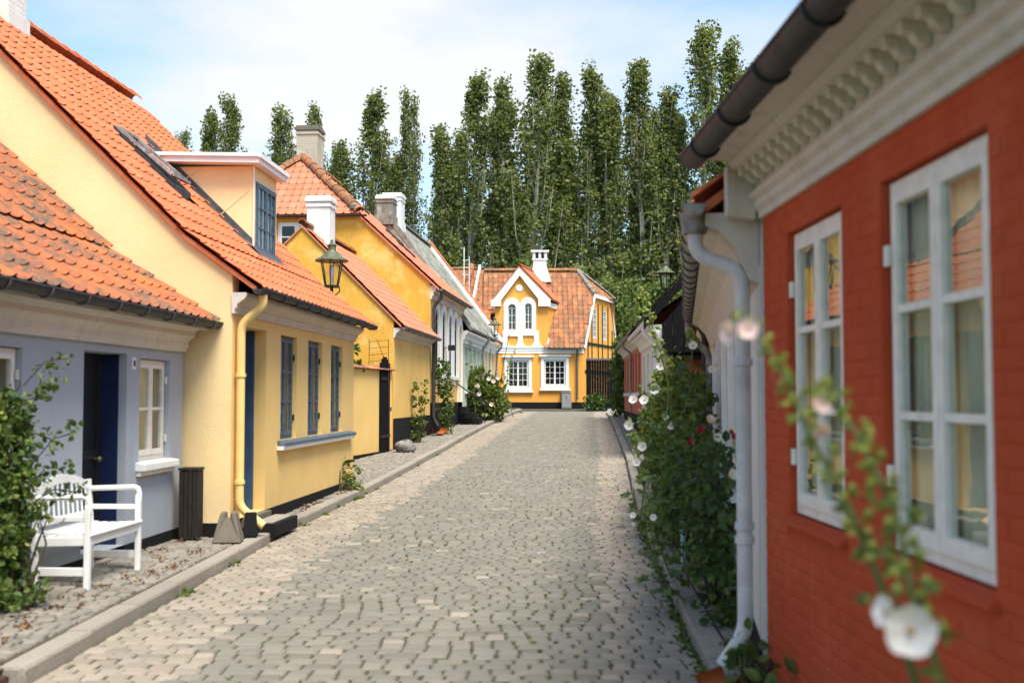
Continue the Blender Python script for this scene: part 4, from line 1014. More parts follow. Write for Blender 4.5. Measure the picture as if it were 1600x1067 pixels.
# gable front
gp = [e(774, 541), e(855, 541), e(855, 476), e(813, 424), e(770, 476), e(770, 541)]
aw = [(794, 806, 475, 516), (820, 831, 474, 515)]
gh = []
for (a, b, c_, d_) in aw:
    x0, z1 = e(a, c_); x1, z0 = e(b, d_); gh.append((x0, x1, z0, z1))
gpoly = [(gp[5][0]+.12, zb1+.003), (gp[1][0], zb1+.003), gp[2], gp[3], (gp[4][0]+.12, gp[4][1])]
wall(EH, 'gable_wall', gpoly, [arch(*q) for q in gh], (0, .0, 0), EX, EZ, EY, .3, 'orange_render')
for q in gh:
    x0, x1, z0, z1 = q
    wall(EH, 'arch_surround', arch(x0-.24, x1+.22, z0-.32, z1+.33, 14), [arch(*q)], (0, -.07, 0), EX, EZ, EY, .068, 'white_paint')
    casement(EH, x0+.01, x1-.01, z0+.01, z1-(x1-x0)/2, .06, 'white_paint', 2, 3, 1, .022, .02, room=False)
    c_ = (x0+x1)/2; r_ = (x1-x0)/2-.01; zc = z1-r_
    f = MB().tube([(c_+r_*math.cos(PI*k/8), .09, zc+r_*math.sin(PI*k/8)) for k in range(9)], .022, 5); f.bar((c_, .09, zc), (c_, .09, zc+r_), .03, .03)
    fo = f.obj('fanlight', 'white_paint', EH); MB().prism([(r_*math.cos(PI*k/8), r_*math.sin(PI*k/8)) for k in range(9)], (c_, .1, zc), EX, EZ, EY, .01).obj('pane', 'glass', fo)
    MB().box(x0-.05, x1+.05, .16, .2, z0-.05, z1+.05).obj('room_behind', 'room', EH)
for px in (789, 813, 838):          # pilasters with flared feet
    x, zt = e(px, 520); x_ = x; w_ = .13
    MB().add([(x-w_, -.08, zt+.1), (x+w_, -.08, zt+.1), (x+w_, -.001, zt+.1), (x-w_, -.001, zt+.1), (x-w_-.1, -.10, zb1+.004), (x+w_+.1, -.10, zb1+.004), (x+w_+.1, -.001, zb1+.004), (x-w_-.1, -.001, zb1+.004),
              (x-w_, -.08, zb1+.25), (x+w_, -.08, zb1+.25), (x+w_, -.001, zb1+.25), (x-w_, -.001, zb1+.25)],
             [(0, 1, 2, 3), (0, 1, 9, 8), (1, 2, 10, 9), (3, 0, 8, 11), (8, 9, 5, 4), (9, 10, 6, 5), (11, 8, 4, 7)]).obj('pilaster', 'white_paint', EH)
MB().box(e(789, 0)[0]+.13, e(838, 0)[0]-.13, -.06, -.002, e(0, 524)[1], e(0, 520)[1]).obj('sill_band', 'white_paint', EH)
x, z = e(811.5, 450.5); MB().lathe([(.19, 0), (.19, .03), (.12, .05), (0, .05)], M=Matrix.Translation((x, .0, z)) @ Matrix.Rotation(PI/2, 4, 'X'), n=20).obj('round_boss', 'white_paint', EH)
# thick white bargeboards with returns
pk = e(811, 417); lf = e(768, 470); rt = e(873.5, 472); pki = e(812, 431); lfi = e(781, 472); rti = e(846, 474)
bb = MB().prism([lf, pk, pki, lfi], (0, -.22, 0), EX, EZ, EY, .215); bb.obj('bargeboard', 'white_paint', EH)
MB().prism([pk, e(862, 468), rti, pki], (0, -.218, 0), EX, EZ, EY, .215).obj('bargeboard', 'white_paint', EH)
a = e(767, 479); b = e(783, 469); MB().box(a[0], b[0], -.26, -.002, a[1], b[1]).obj('cornice_return', 'white_paint', EH)
a = e(841, 479); b = e(860, 469); MB().box(a[0], b[0], -.26, -.002, a[1], b[1]).obj('cornice_return', 'white_paint', EH)
# splayed cheek right of the gable front
zt_ = gp[2][1]; xg = gp[1][0]
ckd = 1.62
MB().add([(xg, .002, zb1), (xg, .002, zt_+.1), (xg+.35*ckd*1.05, ckd, zt_+.1), (xg+.03, .1, zb1)], [(0, 1, 2, 3)]).obj('gable_cheek', 'orange_render', EH)
MB().prism([(0, zt_-.14), (1.7, zt_-.14), (1.7, zt_+.12), (0, zt_+.12)], (xg, -.02, 0), DIR.normalized(), EZ, Vector((1, -.35, 0)).normalized(), .10).obj('cheek_cornice', 'white_paint', EH)
MB().bar((xg+.03, -.16, zb1+.1), (xg+.62, 1.52, zt_-.12), .07, .1).obj('junction_mortar', 'white_cornice', EH)
# roofs.  main front slope: eave z 4.2 at y -.25, ridge z 8.5 at y 3
ze_ = 4.22; rzE = 8.55; ryE = 3.0
slE = (rzE-ze_)/(ryE+.25); zE = lambda y: ze_+slE*(y+.25)
xe = lambda y: xr+.03+.35*y            # right verge line
hipy = 1.95
rx1 = 3.66                              # ridge end
LX_ = -1.55
def slab(pts, mat, name, par, d=.08):
    n = len(pts); return MB().add(list(pts)+[(a, b, c_-d) for a, b, c_ in pts], [tuple(range(n)), tuple(range(2*n-1, n-1, -1))]+[(i, (i+1) % n, (i+1) % n+n, i+n) for i in range(n)]).obj(name, mat, par)
slab([(xg-.0, -.25, ze_), (xe(-.25), -.25, ze_), (xe(hipy), hipy, zE(hipy)), (rx1, ryE, rzE), (xg, ryE, rzE)], 'tile_brown', 'roof', EH)
slab([(LX_, 1.2, zE(1.2)), (xg, 1.2, zE(1.2)), (xg, ryE, rzE), (LX_, ryE, rzE)], 'tile_brown', 'roof', EH)
slab([(LX_, -.25, ze_), (-1.16, -.25, ze_), (-1.16, 1.2, zE(1.2)), (LX_, 1.2, zE(1.2))], 'tile_brown', 'roof', EH)
slab([(xe(hipy), hipy, zE(hipy)), (xr+2.05, 5.3, zE(hipy)), (rx1, ryE+.05, rzE)], 'tile_brown', 'hip_roof', EH)
slab([(LX_, ryE, rzE), (rx1, ryE, rzE), (xr+2.05, 5.3, zE(hipy)), (xr+2.3, 6.3, 5.0), (LX_, 6.3, 5.0)], 'tile_brown', 'roof', EH)
inG = lambda x, y, z: (x > -1.3 and x < xg+.55*max(0, min(1, y/1.6))+(-.0) and z < 6.35) or (x > -1.2 and x < 2.35 and z < 6.3 and x < xg+.38*y)
def maskE(x, y, z):
    if x > xe(y)-.1 and y < hipy: return True
    if y >= hipy and x > xe(hipy)-(xe(hipy)-rx1)*(y-hipy)/(ryE-hipy)-.12: return True
    if -1.15 < x < xg+.38*y and z < 6.25: return True
    hw = (8.25-z)/1.3       # gable roof body
    if z < 8.25 and abs(x-.45) < max(0, hw)+.0 and z > 6.2 and y < 2.6: return True
    return False
roof_tiles(EH, LX_, 5.2, [(-.30, ze_-.06), (ryE, rzE)], 'tile_brown', tw=.27, tl=.33, amp=.045, seed=12, mask=maskE, nparts=300)
ridge_tiles(EH, (LX_, ryE, rzE+.05), (rx1, ryE, rzE+.05), 'tile_brown', .13, .4); 
ridge_tiles(EH, (xe(hipy), hipy, zE(hipy)+.05), (rx1, ryE, rzE+.05), 'tile_grey', .13, .4); ridge_tiles(EH, (xr+2.05, 5.3, zE(hipy)+.05), (rx1, ryE, rzE+.05), 'tile_grey', .13, .4)
# tiles on the hip
A_ = Vector((xe(hipy), hipy, zE(hipy))); Bv = Vector((xr+2.05, 5.3, zE(hipy))); T3 = Vector((rx1, ryE, rzE)); exh = (Bv-A_).normalized(); mid = A_+exh*((T3-A_).dot(exh)); esh = (T3-mid).normalized(); enh = exh.cross(esh); Hh = (T3-mid).length
V0, F0 = tile_proto(.27, .33, .04); ms = []
for i in range(int(Hh/.33)):
    u = i*.33/Hh; a = A_.lerp(T3, u); b = Bv.lerp(T3, u); n_ = int((b-a).length/.27)
    for j in range(n_): ms.append(frame(a+exh*(j*.27)+enh*.03, exh, esh, enh))
pieces('hip_tile', EH, V0, F0, ms, 'tile_brown', 40)
# gable front roof, ridge runs back
gx0, gz0 = e(811, 416); gR = e(875, 472); gL = e(766, 472)
gA, gB = Vector((gx0, -.24, gz0)), Vector((1.27, 2.9, 8.42)); gC, gD = Vector((e(862, 468)[0], -.24, e(862, 468)[1])), Vector((gR[0]+.04, 1.6, gR[1]+.08))
slab([tuple(gA), tuple(gB), tuple(gD), tuple(gC)], 'tile_orange', 'gable_roof', EH, .06)
slab([(gx0, -.24, gz0), (1.27, 2.9, 8.42), (gL[0]+.5, 1.6, gL[1]+.05), (gL[0]+.03, -.24, gL[1]+.03)], 'tile_orange', 'gable_roof', EH, .06)
V0, F0 = tile_proto(.25, .32, .04); ms = []; nv = 9
for i in range(nv):
    v = i/nv; a = gC.lerp(gA, v); b = gD.lerp(gB, v); nu = max(1, int((b-a).length/.25)); a2 = gC.lerp(gA, v+1/nv)
    for j in range(nu):
        q = a.lerp(b, j/nu); ex = (b-a).normalized(); up_ = (gD.lerp(gB, v+1/nv).lerp(gC.lerp(gA, v+1/nv), 1-j/nu)-q); en = ex.cross(up_).normalized()
        if en.z < 0: en = -en
        es = en.cross(ex); ms.append(frame(q+en*.03, ex, es, en, (b-a).length/nu/.25, up_.length/.32))
pieces('gable_roof_tile', EH, V0, F0, ms, 'tile_orange', 80)
ridge_tiles(EH, tuple(gA+Vector((0, 0, .03))), tuple(gB+Vector((0, 0, .03))), 'tile_orange', .1, .35)
# chimney with open cap
cx0 = e(843, 430)[0]; cy0 = 2.7; cz0 = 7.6; czt = 1.6+(620-392)*62.7/FPX
cxx = (843.5-800)/FPX*62.7
mb = MB().box(cxx-.36, cxx+.36, cy0-.33, cy0+.33, cz0, czt-.5)
co = mb.obj('chimney', 'white_paint', EH)
MB().add([(cxx-.62, cy0-.42, 7.9), (cxx+.62, cy0-.42, 7.9), (cxx+.62, cy0+.4, 7.9), (cxx-.62, cy0+.4, 7.9), (cxx-.37, cy0-.34, 8.75), (cxx+.37, cy0-.34, 8.75), (cxx+.37, cy0+.34, 8.75), (cxx-.37, cy0+.34, 8.75)], [(0, 1, 5, 4), (1, 2, 6, 5), (2, 3, 7, 6), (3, 0, 4, 7), (4, 5, 6, 7)]).obj('chimney_skirt', 'white_paint', co)
cc = MB().box(cxx-.42, cxx+.42, cy0-.38, cy0+.38, czt-.52, czt-.44)
for sx in (-1, 0, 1):
    for sy in (-1, 1): cc.box(cxx+sx*.32-.07, cxx+sx*.32+.07, cy0+sy*.28-.07, cy0+sy*.28+.07, czt-.44, czt-.08)
cc.box(cxx-.5, cxx+.5, cy0-.42, cy0+.42, czt-.08, czt+.02); cc.obj('chimney_cap', 'white_paint', co)
MB().box(cxx-.2, cxx+.2, cy0-.18, cy0+.18, czt-.44, czt-.09).obj('flue', 'door_dark', co)
# right end wall, half timbered, follows the oblique plot line
O_ = Vector((xr, 0, 0)); u_ = DIR.normalized(); nn = Vector((-u_.y, u_.x, 0)); Ls = 6.3*u_.y**-1*0+6.6
zs = lambda t_: None
out = [(.02, 1.3), (Ls, 1.3), (Ls, 4.9), (5.65, 7.05), (2.07, 7.05), (.02, 4.1)]
wall(EH, 'side_wall', out, [rect(1.75, 2.6, 4.75, 6.45), rect(3.9, 4.75, 4.75, 6.45)], O_, u_, EZ, nn, .25, 'orange_render')
for (a, b) in ((1.75, 2.6), (3.9, 4.75)):
  cs_ = casement(EH, a+.01, b-.01, 4.76, 6.44, .02, 'white_paint', 1, 5, 3, .05, .03, ea=u_, en=nn, room=True); cs_.location = (xr, 0, 0)
Bm = lambda a, b, c_, d_: (O_+u_*a-nn*.01+EZ*b, O_+u_*c_-nn*.01+EZ*d_)
for q in ((.1, 2.95, Ls, 2.95), (.1, 4.45, Ls, 4.45)):
    MB().bar(*Bm(*q), .07, .13).obj('timber_beam', 'black_paint', EH)
for x in (.7, 1.5, 2.8, 3.7, 4.95, 5.9):
    for z0, z1 in ((1.4, 2.88), (3.02, 4.38), (4.52, 6.7 if 1.7 < x < 5.5 else 5.4)):
        if x < 1.6 and z0 > 4: z1 = 4.6+ (x-.3)*1.3
        MB().bar(*Bm(x, z0, x, z1), .07, .085).obj('timber_post', 'black_paint', EH)
MB().bar(O_+u_*.0+EZ*4.15-nn*.06, O_+u_*2.07+EZ*7.15-nn*.06, .07, .16).obj('verge_board', 'white_paint', EH)
MB().bar(O_+u_*2.03+EZ*7.08-nn*.10, O_+u_*5.75+EZ*7.08-nn*.10, .09, .2).obj('verge_board', 'white_paint', EH)
MB().bar(O_+u_*5.7+EZ*7.1-nn*.06, O_+u_*(Ls+.1)+EZ*4.4-nn*.06, .07, .16).obj('verge_board', 'white_paint', EH)
gutter(EH, xg+.1, xr, -.40, 4.16, .06, 'zinc', 1.2)
x = e(900, 0)[0]; downpipe(EH, [(x, -.40, 4.12), (x, -.3, 3.95), (x, -.12, 3.8), (x, -.12, 1.45)], .055, 'zinc', 'downpipe', [(x, -.12, 2.4)])
# low extension wall behind the side, with arched dark gateway
MB().prism(arch(5.3, 6.5, 1.2, 3.9), O_-nn*.02, u_, EZ, -nn, .03).obj('arched_doorway', 'door_dark', EH)
# cabinet at its foot
x0, z1 = e(877, 613); x1, z0 = e(892, 637)
cb = thing('utility_cabinet', 'plain grey metal cabinet at the foot of the orange house', 'cabinet', ((x0+x1)/2, 59.7, 1.0))
w_ = (x1-x0)/2
MB().box(-w_, w_, -.22, .22, 0, z1-1.02).obj('cabinet_body', 'grey_box', cb, bevel=.01); MB().box(-w_-.02, w_+.02, -.24, .24, z1-1.018, z1-.98).obj('cabinet_lid', 'grey_box', cb, bevel=.006)
MB().box(-w_+.02, w_-.02, -.232, -.222, .06, z1-1.1).obj('cabinet_door', 'grey_box', cb); MB().box(-.02, .02, -.245, -.233, z1-1.3, z1-1.22).obj('lock', 'black_paint', cb)
# ================= neighbour left of the orange house
NB = thing('brown_roofed_neighbour', 'house with brown tiled roof and whitish gable, half hidden left of the orange house', 'house', (-1.9, 60.6, 0))
slab([(-3.6, -.3, 4.8), (.4, -.3, 4.8), (.4, 2.9, 8.7), (-3.6, 2.9, 8.7)], 'tile_brown', 'roof', NB)
MB().box(-3.5, -.2, .1, 4.5, .8, 4.75).obj('wall', 'cream_render', NB)
roof_tiles(NB, -3.55, .35, [(-.3, 4.8), (2.9, 8.7)], 'tile_brown', tw=.27, tl=.33, amp=.045, seed=14, nparts=80)
MB().bar((-.50, -.35, 4.9), (.12, 2.9, 8.9), .10, .25).obj('verge_coping', 'white_cornice', NB)
ridge_tiles(NB, (-.98, -.3, 4.95), (-.36, 2.9, 8.95), 'tile_brown', .16, .42); ridge_tiles(NB, (-3.6, 2.9, 8.75), (0, 2.9, 8.75), 'tile_brown')
MB().prism([(-1.6, 5), (-.75, 5), (-.75, 7.0), (-1.2, 7.7), (-1.6, 7.1)], (0, -.4, 0), EX, EZ, EY, .6).obj('small_gable', 'cream_render', NB)
AN = thing('roof_aerial', 'thin white aerial poles above the roofs left of the orange house', 'aerial', (-2.6, 61.5, 6.6))
tb = MB().tube([(0, 0, 0), (0, 0, 3.1)], .03, 5).tube([(.28, 0, .3), (.28, 0, 2.6)], .022, 5)
for z in (1.6, 2., 2.4): tb.tube([(-.1, 0, z), (.3, 0, z)], .015, 4)
tb.obj('pole', 'white_paint', AN)
# ================= right side: red house (near)
RH = mkframe('red_house', 'brick red painted house with white casements, modillion cornice and dark gutter, nearest on the right', 'house', 1.415, 6.37, -.0197, 'R')
# local x runs towards the camera; facade y=0, inside +y
Lr = 8.6
rw = [(.50, 1.41), (1.91, 2.88), (4.3, 5.25), (6.6, 7.5)]
hs = [rect(a, b, 1.0, 2.445) for a, b in rw]
wall(RH, 'front_wall', rect(0, Lr, -.3, 2.75), hs, (0, 0, 0), EX, EZ, EY, .3, 'red_render')
MB().box(.0, .3, .31, 6, -.3, 2.75).obj('end_wall', 'white_render', RH)
MB().box(Lr-.3, Lr, .31, 6, -.3, 2.75).obj('end_wall', 'red_render', RH); MB().box(0, Lr, 6.01, 6.3, -.3, 2.75).obj('back_wall', 'red_render', RH)
for i, (a, b) in enumerate(rw):
    casement(RH, a+.012, b-.012, 1.012, 2.433, .035, 'old_white_paint', 2, 3, 1, .058, .03, gl='window_glass_near', curtain='curtain', cwid=.5, cdep=.07, hinge=i < 2, hmat='old_white_paint')
    MB().extx([(-.035, .955), (.03, .955), (.03, .998), (-.035, .975)], a-.03, b+.03).obj('window_sill', 'red_render', RH)
# painted bricks: slightly proud of the joints
bw, bh = .238, .072; ms = []
zz = .02; row = 0
while zz < 2.60:
    x = -.0+(row % 2)*bw/2-bw*.5
    while x < Lr:
        a, b = max(x, 0)+.004, min(x+bw, Lr)-.004
        if a < 4.6 and b-a > .04:
            ok = True
            segs = [(a, b)]
            for (wa, wb) in rw:
                if zz+bh > .94 and zz < 2.46:
                    new = []
                    for (p, q) in segs:
                        if q <= wa-.02 or p >= wb+.02: new.append((p, q))
                        else:
                            if p < wa-.03: new.append((p, wa-.012))
                            if q > wb+.03: new.append((wb+.012, q))
                    segs = new
            for (p, q) in segs:
                if q-p > .03: ms.append(frame(((p+q)/2, -.0012+R.uniform(-.0005, .0005), zz+R.gauss(0, .0012)), (1, 0, R.gauss(0, .005)), (0, 1, 0), (0, 0, 1), q-p))
        x += bw
    zz += bh; row += 1
V = [(s_*(.5 if y_ > 0 else .465), y_, z_) for s_ in (-1, 1) for y_, z_ in ((-.0034, .009), (-.0034, bh-.013), (.0012, 0), (.0012, bh-.004))]
pieces('brick', RH, V, [(0, 4, 5, 1), (0, 1, 3, 2), (4, 6, 7, 5), (1, 5, 7, 3), (0, 2, 6, 4)], ms, 'red_render', 300, 'brickwork')
# soldier course over the openings
ms = []
for (a, b) in rw[:3]:
    x = a-.06
    while x < b+.02: ms.append(frame((x+.037, -.003, 2.465), (1, 0, 0), (0, 1, 0), (0, 0, 1), .062, 1, 1.75)); x += .074
# cornice
MB().extx([(0, 2.60), (-.03, 2.60), (-.03, 2.635), (-.055, 2.655), (-.055, 2.69), (-.085, 2.71), (-.085, 2.735), (-.045, 2.75), (-.045, 2.86), (-.17, 2.875), (-.20, 2.905), (-.20, 2.925), (-.36, 2.935), (-.36, 2.96), (0, 2.96)], -.0, Lr).obj('cornice', 'cornice', RH)
for i in range(int(Lr/.165)):
    x = .05+i*.165
    m_ = MB().extx([(-.047, 2.785), (-.075, 2.785), (-.10, 2.80), (-.115, 2.825), (-.15, 2.83), (-.155, 2.873), (-.047, 2.862)], x, x+.055); m_.obj('modillion', 'cornice', RH, bevel=.006)
MB().extx([(-.045, 2.60), (-.20, 2.62), (-.2, 2.9), (-.045, 2.9)], -.10, -.003).obj('cornice_end', 'cornice', RH)
gutter(RH, -.05, Lr, -.385, 2.96, .072, 'dark_gutter', .72, brmat='dark_gutter')
pr_ = [(-.30, 3.02), (3.0, 5.6)]
MB().prism([(.31, 2.6), (5.9, 2.6), (5.9, 3.1), (3., 5.45), (.2, 3.2), (-.0, 2.97), (.31, 2.9)], (.0, 0, 0), EY, EZ, EX, .25).obj('gable_wall', 'white_render', RH)
mb = MB()
for s_ in (0, 1):
    q = [(y if not s_ else 6-y, z) for y, z in pr_]
    mb.add([(0-.06, *q[0]), (Lr, *q[0]), (Lr, *q[1]), (-.06, *q[1]), (-.06, q[0][0], q[0][1]-.06), (Lr, q[0][0], q[0][1]-.06), (Lr, q[1][0], q[1][1]-.06), (-.06, q[1][0], q[1][1]-.06)], [(0, 1, 2, 3), (4, 7, 6, 5), (0, 4, 5, 1), (3, 2, 6, 7), (0, 3, 7, 4), (1, 5, 6, 2)])
mb.obj('roof', 'tile_orange', RH)
roof_tiles(RH, -.06, Lr, [(-.27, 3.08), (3., 5.6)], 'tile_orange', tw=.23, tl=.32, nparts=10, seed=21)
ridge_tiles(RH, (0, 3, 5.66), (Lr, 3, 5.66), 'tile_orange')
# ================= white house behind it
WH = mkframe('white_house', 'low white rendered house seen edge on beyond the red one, cream cove under its gutter', 'house', 2.795, 15.7, .15, 'R')
Lw = (15.7-6.5)*math.hypot(1, .15)
ww = [(1.0, 1.9), (2.9, 3.8), (6.4, 7.3)]
hs = [rect(a, b, .9, 2.15) for a, b in ww]+[rect(4.7, 5.6, .1, 2.15)]
wall(WH, 'front_wall', rect(0, Lw, -.0, 2.35), hs, (0, 0, 0), EX, EZ, EY, .25, 'white_render')
MB().box(0, 4.7, -.012, -.002, -.1, .2).box(5.6, Lw, -.012, -.002, -.1, .2).obj('plinth', 'tar_plinth', WH)
for (a, b) in ww:
    casement(WH, a+.01, b-.01, .91, 2.14, .05, 'white_paint', 2, 3, 1, .05, .03, curtain='pale_curtain')
    MB().box(a-.05, b+.05, -.09, -.002, .82, .89).obj('window_sill', 'white_paint', WH)
plank_door(WH, 4.71, 5.59, .11, 2.14, .12, 'white_paint', 2)
for a in (.6, 2.35, 4.25, 6.0, 7.9): MB().box(a-.09, a+.09, -.05, -.002, .2, 2.3).obj('pilaster', 'white_paint', WH)
MB().extx([(0, 2.25), (-.05, 2.27), (-.08, 2.34), (-.13, 2.46), (-.22, 2.56), (-.30, 2.60), (-.30, 2.66), (0, 2.66)], 0, Lw).obj('cove_cornice', 'cornice', WH)
house_shell(WH, Lw, 5.6, 2.5, [(-.30, 2.72), (2.8, 5.0)], 'white_render', deckmat='tile_orange', vo=.03, zb=-.2)
roof_tiles(WH, 0, Lw, [(-.34, 2.72), (2.8, 5.0)], 'tile_orange', nparts=20, seed=22)
gutter(WH, -.05, Lw+.1, -.36, 2.70, .065, 'old_zinc', .5, brmat='zinc')
# its near downpipe: hopper, swan neck, long white pipe with clay shoe on the cobbles
xw = Lw-.12
downpipe(WH, [(xw-.02, -.36, 2.64), (xw-.02, -.36, 2.44), (xw+.02, -.09, 2.33), (xw+.02, -.09, .25), (xw+.02, -.22, .06)], .045, 'pale_pipe', 'downpipe', [(xw+.02, -.09, 1.8), (xw+.02, -.09, .86), (xw+.02, -.09, .78)])
hp = MB().lathe([(.07, 0), (.09, .12), (.082, .12), (.06, .0)], (xw-.02, -.36, 2.56), 12); hp.obj('hopper', 'old_zinc', WH, smooth=True)
downpipe(WH, [(.1, -.36, 2.64), (.1, -.36, 2.45), (.1, -.08, 2.2), (.1, -.08, .1)], .045, 'old_zinc', 'downpipe', [(.1, -.08, 1.7)])
# ================= ochre house between white house and cottage
OH = mkframe('ochre_house', 'sliver of an ochre house front between the white house and the black gable', 'house', .44+.15*25.6, 25.6, .15, 'R')
Lo = 9.9*math.hypot(1, .15)
wall(OH, 'front_wall', rect(0, Lo, .0, 3.05), [rect(1.5, 2.4, 1.1, 2.5), rect(4, 4.9, 1.1, 2.5), rect(7, 7.9, 1.1, 2.5)], (0, 0, 0), EX, EZ, EY, .25, 'golden_front')
for a in (1.5, 4, 7): casement(OH, a+.01, a+.89, 1.11, 2.49, .06, 'white_paint', 2, 3, 1)
MB().box(0, Lo, -.02, -.002, -.1, .5).obj('plinth', 'tar_plinth', OH)
MB().extx(CORN(2.62), 0, Lo).obj('cornice', 'cornice', OH)
house_shell(OH, Lo, 5.6, 3.0, [(-.2, 2.95), (2.8, 5.2)], 'golden_front', deckmat='tile_orange', vo=.03, zb=-.1)
roof_tiles(OH, 0, Lo, [(-.24, 2.92), (2.8, 5.2)], 'tile_orange', nparts=20, seed=23)
gutter(OH, -.0, Lo-.1, -.3, 2.9, .06, 'dark_gutter', .9)
downpipe(OH, [(Lo-.35, -.3, 2.85), (Lo-.35, -.3, 2.7), (Lo-.35, -.12, 2.5), (Lo-.35, -.12, .15)], .055, 'dark_gutter', 'downpipe', [(Lo-.35, -.12, 1.2)])
# ================= white cottage with black boarded gable
BH = mkframe('black_gable_house', 'white cottage with black boarded gable and red door, behind the hollyhocks on the right', 'house', 3.87, 34, .055, 'R')
Lk = 8.0
hs = [rect(.8, 1.5, 1.6, 2.75), rect(2.6, 3.3, 1.6, 2.75), rect(4.6, 5.3, 1.6, 2.75)]
wall(BH, 'front_wall', rect(0, Lk, .1, 3.2), hs, (0, 0, 0), EX, EZ, EY, .25, 'white_render')
for h in hs:
    casement(BH, h[0][0]+.01, h[1][0]-.01, 1.61, 2.74, .06, 'white_paint', 2, 3, 1)
    MB().box(h[0][0]-.08, h[1][0]+.08, -.08, -.002, 1.5, 1.59).obj('window_sill', 'white_paint', BH)
MB().box(0, Lk, -.02, -.002, .0, .8).obj('plinth', 'tar_plinth', BH)
MB().extx([(0, 2.9), (-.06, 2.92), (-.1, 3.05), (-.2, 3.16), (-.3, 3.2), (-.3, 3.26), (0, 3.26)], 0, Lk-.1).obj('cove_cornice', 'white_cornice', BH)
gutter(BH, 0, Lk-.1, -.36, 3.32, .06, 'white_paint', .9)
downpipe(BH, [(Lk-1.0, -.36, 3.28), (Lk-1.0, -.36, 3.1), (Lk-1.0, -.09, 2.85), (Lk-1.0, -.09, .4)], .045, 'white_paint')
# gable end facing down the street: x=Lk plane
Og = (Lk, 0, 0)
wall(BH, 'gable_wall', [(.0, .0), (6.4, .0), (6.4, 3.0), (.0, 3.0)], [rect(.35, .95, .25, 2.45), rect(1.15, 1.85, 1.2, 2.6)], Og, EY, EZ, -EX, .25, 'black_wood')
MB().box(Lk-.12, Lk-.06, .36, .94, .26, 2.44).obj('door', 'red_door', BH)
w_ = casement(BH, 1.16, 1.84, -2.59, -1.21, 0, 'white_paint', 1, 3, 2, ea=EY, en=-EX, room=False) if False else None
fr = MB()
for a, b, c_, d_ in ((1.16, 1.22, 1.21, 2.59), (1.78, 1.84, 1.21, 2.59), (1.47, 1.53, 1.21, 2.59), (1.22, 1.47, 1.21, 1.27), (1.53, 1.78, 1.21, 1.27), (1.22, 1.47, 2.53, 2.59), (1.53, 1.78, 2.53, 2.59), (1.22, 1.47, 1.88, 1.92), (1.53, 1.78, 1.88, 1.92)): fr.box(Lk-.07, Lk-.02, a, b, c_, d_)
fo = fr.obj('window', 'white_paint', BH); MB().box(Lk-.055, Lk-.05, 1.22, 1.78, 1.27, 2.53).obj('pane', 'glass', fo); MB().box(Lk-.5, Lk-.2, 1.1, 1.9, 1.15, 2.65).obj('room_behind', 'room', fo)
gsl = 1.12; zt0 = 3.2
n = 26
for i in range(n):       # vertical boards
    a = 6.4*i/n; b = 6.4*(i+1)/n-.012; zt = lambda y: 2.98+gsl*(min(y, 6.4-y)+.25)
    MB().add([(Lk+.02+R.uniform(0, .008), a, 2.62), (Lk+.02, b, 2.62), (Lk+.02, b, zt(b)), (Lk+.02, a, zt(a)), (Lk+.045, a, 2.62), (Lk+.045, b, 2.62), (Lk+.045, b, zt(b)), (Lk+.045, a, zt(a))], [(0, 3, 2, 1), (4, 5, 6, 7), (0, 1, 5, 4), (1, 2, 6, 5), (2, 3, 7, 6), (3, 0, 4, 7)]).obj('board', 'black_wood', BH)
for s_ in (0, 1):
    f = (lambda y: y) if not s_ else (lambda y: 6.4-y)
    MB().prism([(f(-.42), 3.12), (f(-.42), 3.38), (f(3.2), 3.38+gsl*3.62), (f(3.2), 3.12+gsl*3.62)], (Lk+.05, 0, 0), EY, EZ, EX, .07).obj('bargeboard', 'black_wood', BH)
    MB().add([(x, f(y), z) for x in (-.05, Lk+.14) for y, z in ((-.42, 3.40), (3.2, 3.40+gsl*3.62))]+[(x, f(y), z+.06) for x in (-.05, Lk+.14) for y, z in ((-.42, 3.40), (3.2, 3.40+gsl*3.62))], [(0, 1, 3, 2), (4, 5, 7, 6), (0, 1, 5, 4), (2, 3, 7, 6), (0, 2, 6, 4), (1, 3, 7, 5)]).obj('roof', 'black_wood', BH)
MB().prism([(0.2, 3.0), (6.2, 3.0), (3.2, 6.6)], (.1, 0, 0), EY, EZ, EX, .2).obj('far_gable', 'white_render', BH)
chimney(BH, Lk-.9, 1.95, 4.8, 6.0, .75, .75, 'white_render')
MB().box(Lk-4.5, Lk-1.3, 1.15, 1.7, 4.6, 5.35).obj('white_dormer', 'white_render', BH)
# ================= salmon house
SH = mkframe('salmon_house', 'low salmon pink house with pale cornice at the far end of the right side', 'house', 4.53, 46, .055, 'R')
Lsn = 11.95; zf_ = .5
hs = [rect(.9+i*1.9, 1.65+i*1.9, 1.75, 3.0) for i in range(6)]
wall(SH, 'front_wall', rect(0, Lsn, .4, 3.4), hs, (0, 0, 0), EX, EZ, EY, .25, 'salmon_render')
for h in hs:
    casement(SH, h[0][0]+.01, h[1][0]-.01, 1.76, 2.99, .12, 'salmon_render', 2, 3, 1)
    MB().box(h[0][0]-.08, h[1][0]+.08, -.07, -.002, 1.63, 1.74).obj('window_sill', 'white_cornice', SH)
MB().box(0, Lsn, -.02, -.002, .3, 1.05).obj('plinth', 'tar_plinth', SH)
MB().extx([(0, 3.12), (-.06, 3.14), (-.1, 3.25), (-.2, 3.36), (-.28, 3.4), (-.28, 3.46), (0, 3.46)], 0, Lsn).obj('cove_cornice', 'cornice', SH)
house_shell(SH, Lsn, 5.4, 3.4, [(-.3, 3.52), (2.7, 5.6)], 'salmon_render', deckmat='tile_brown', vo=.05, zb=.1)
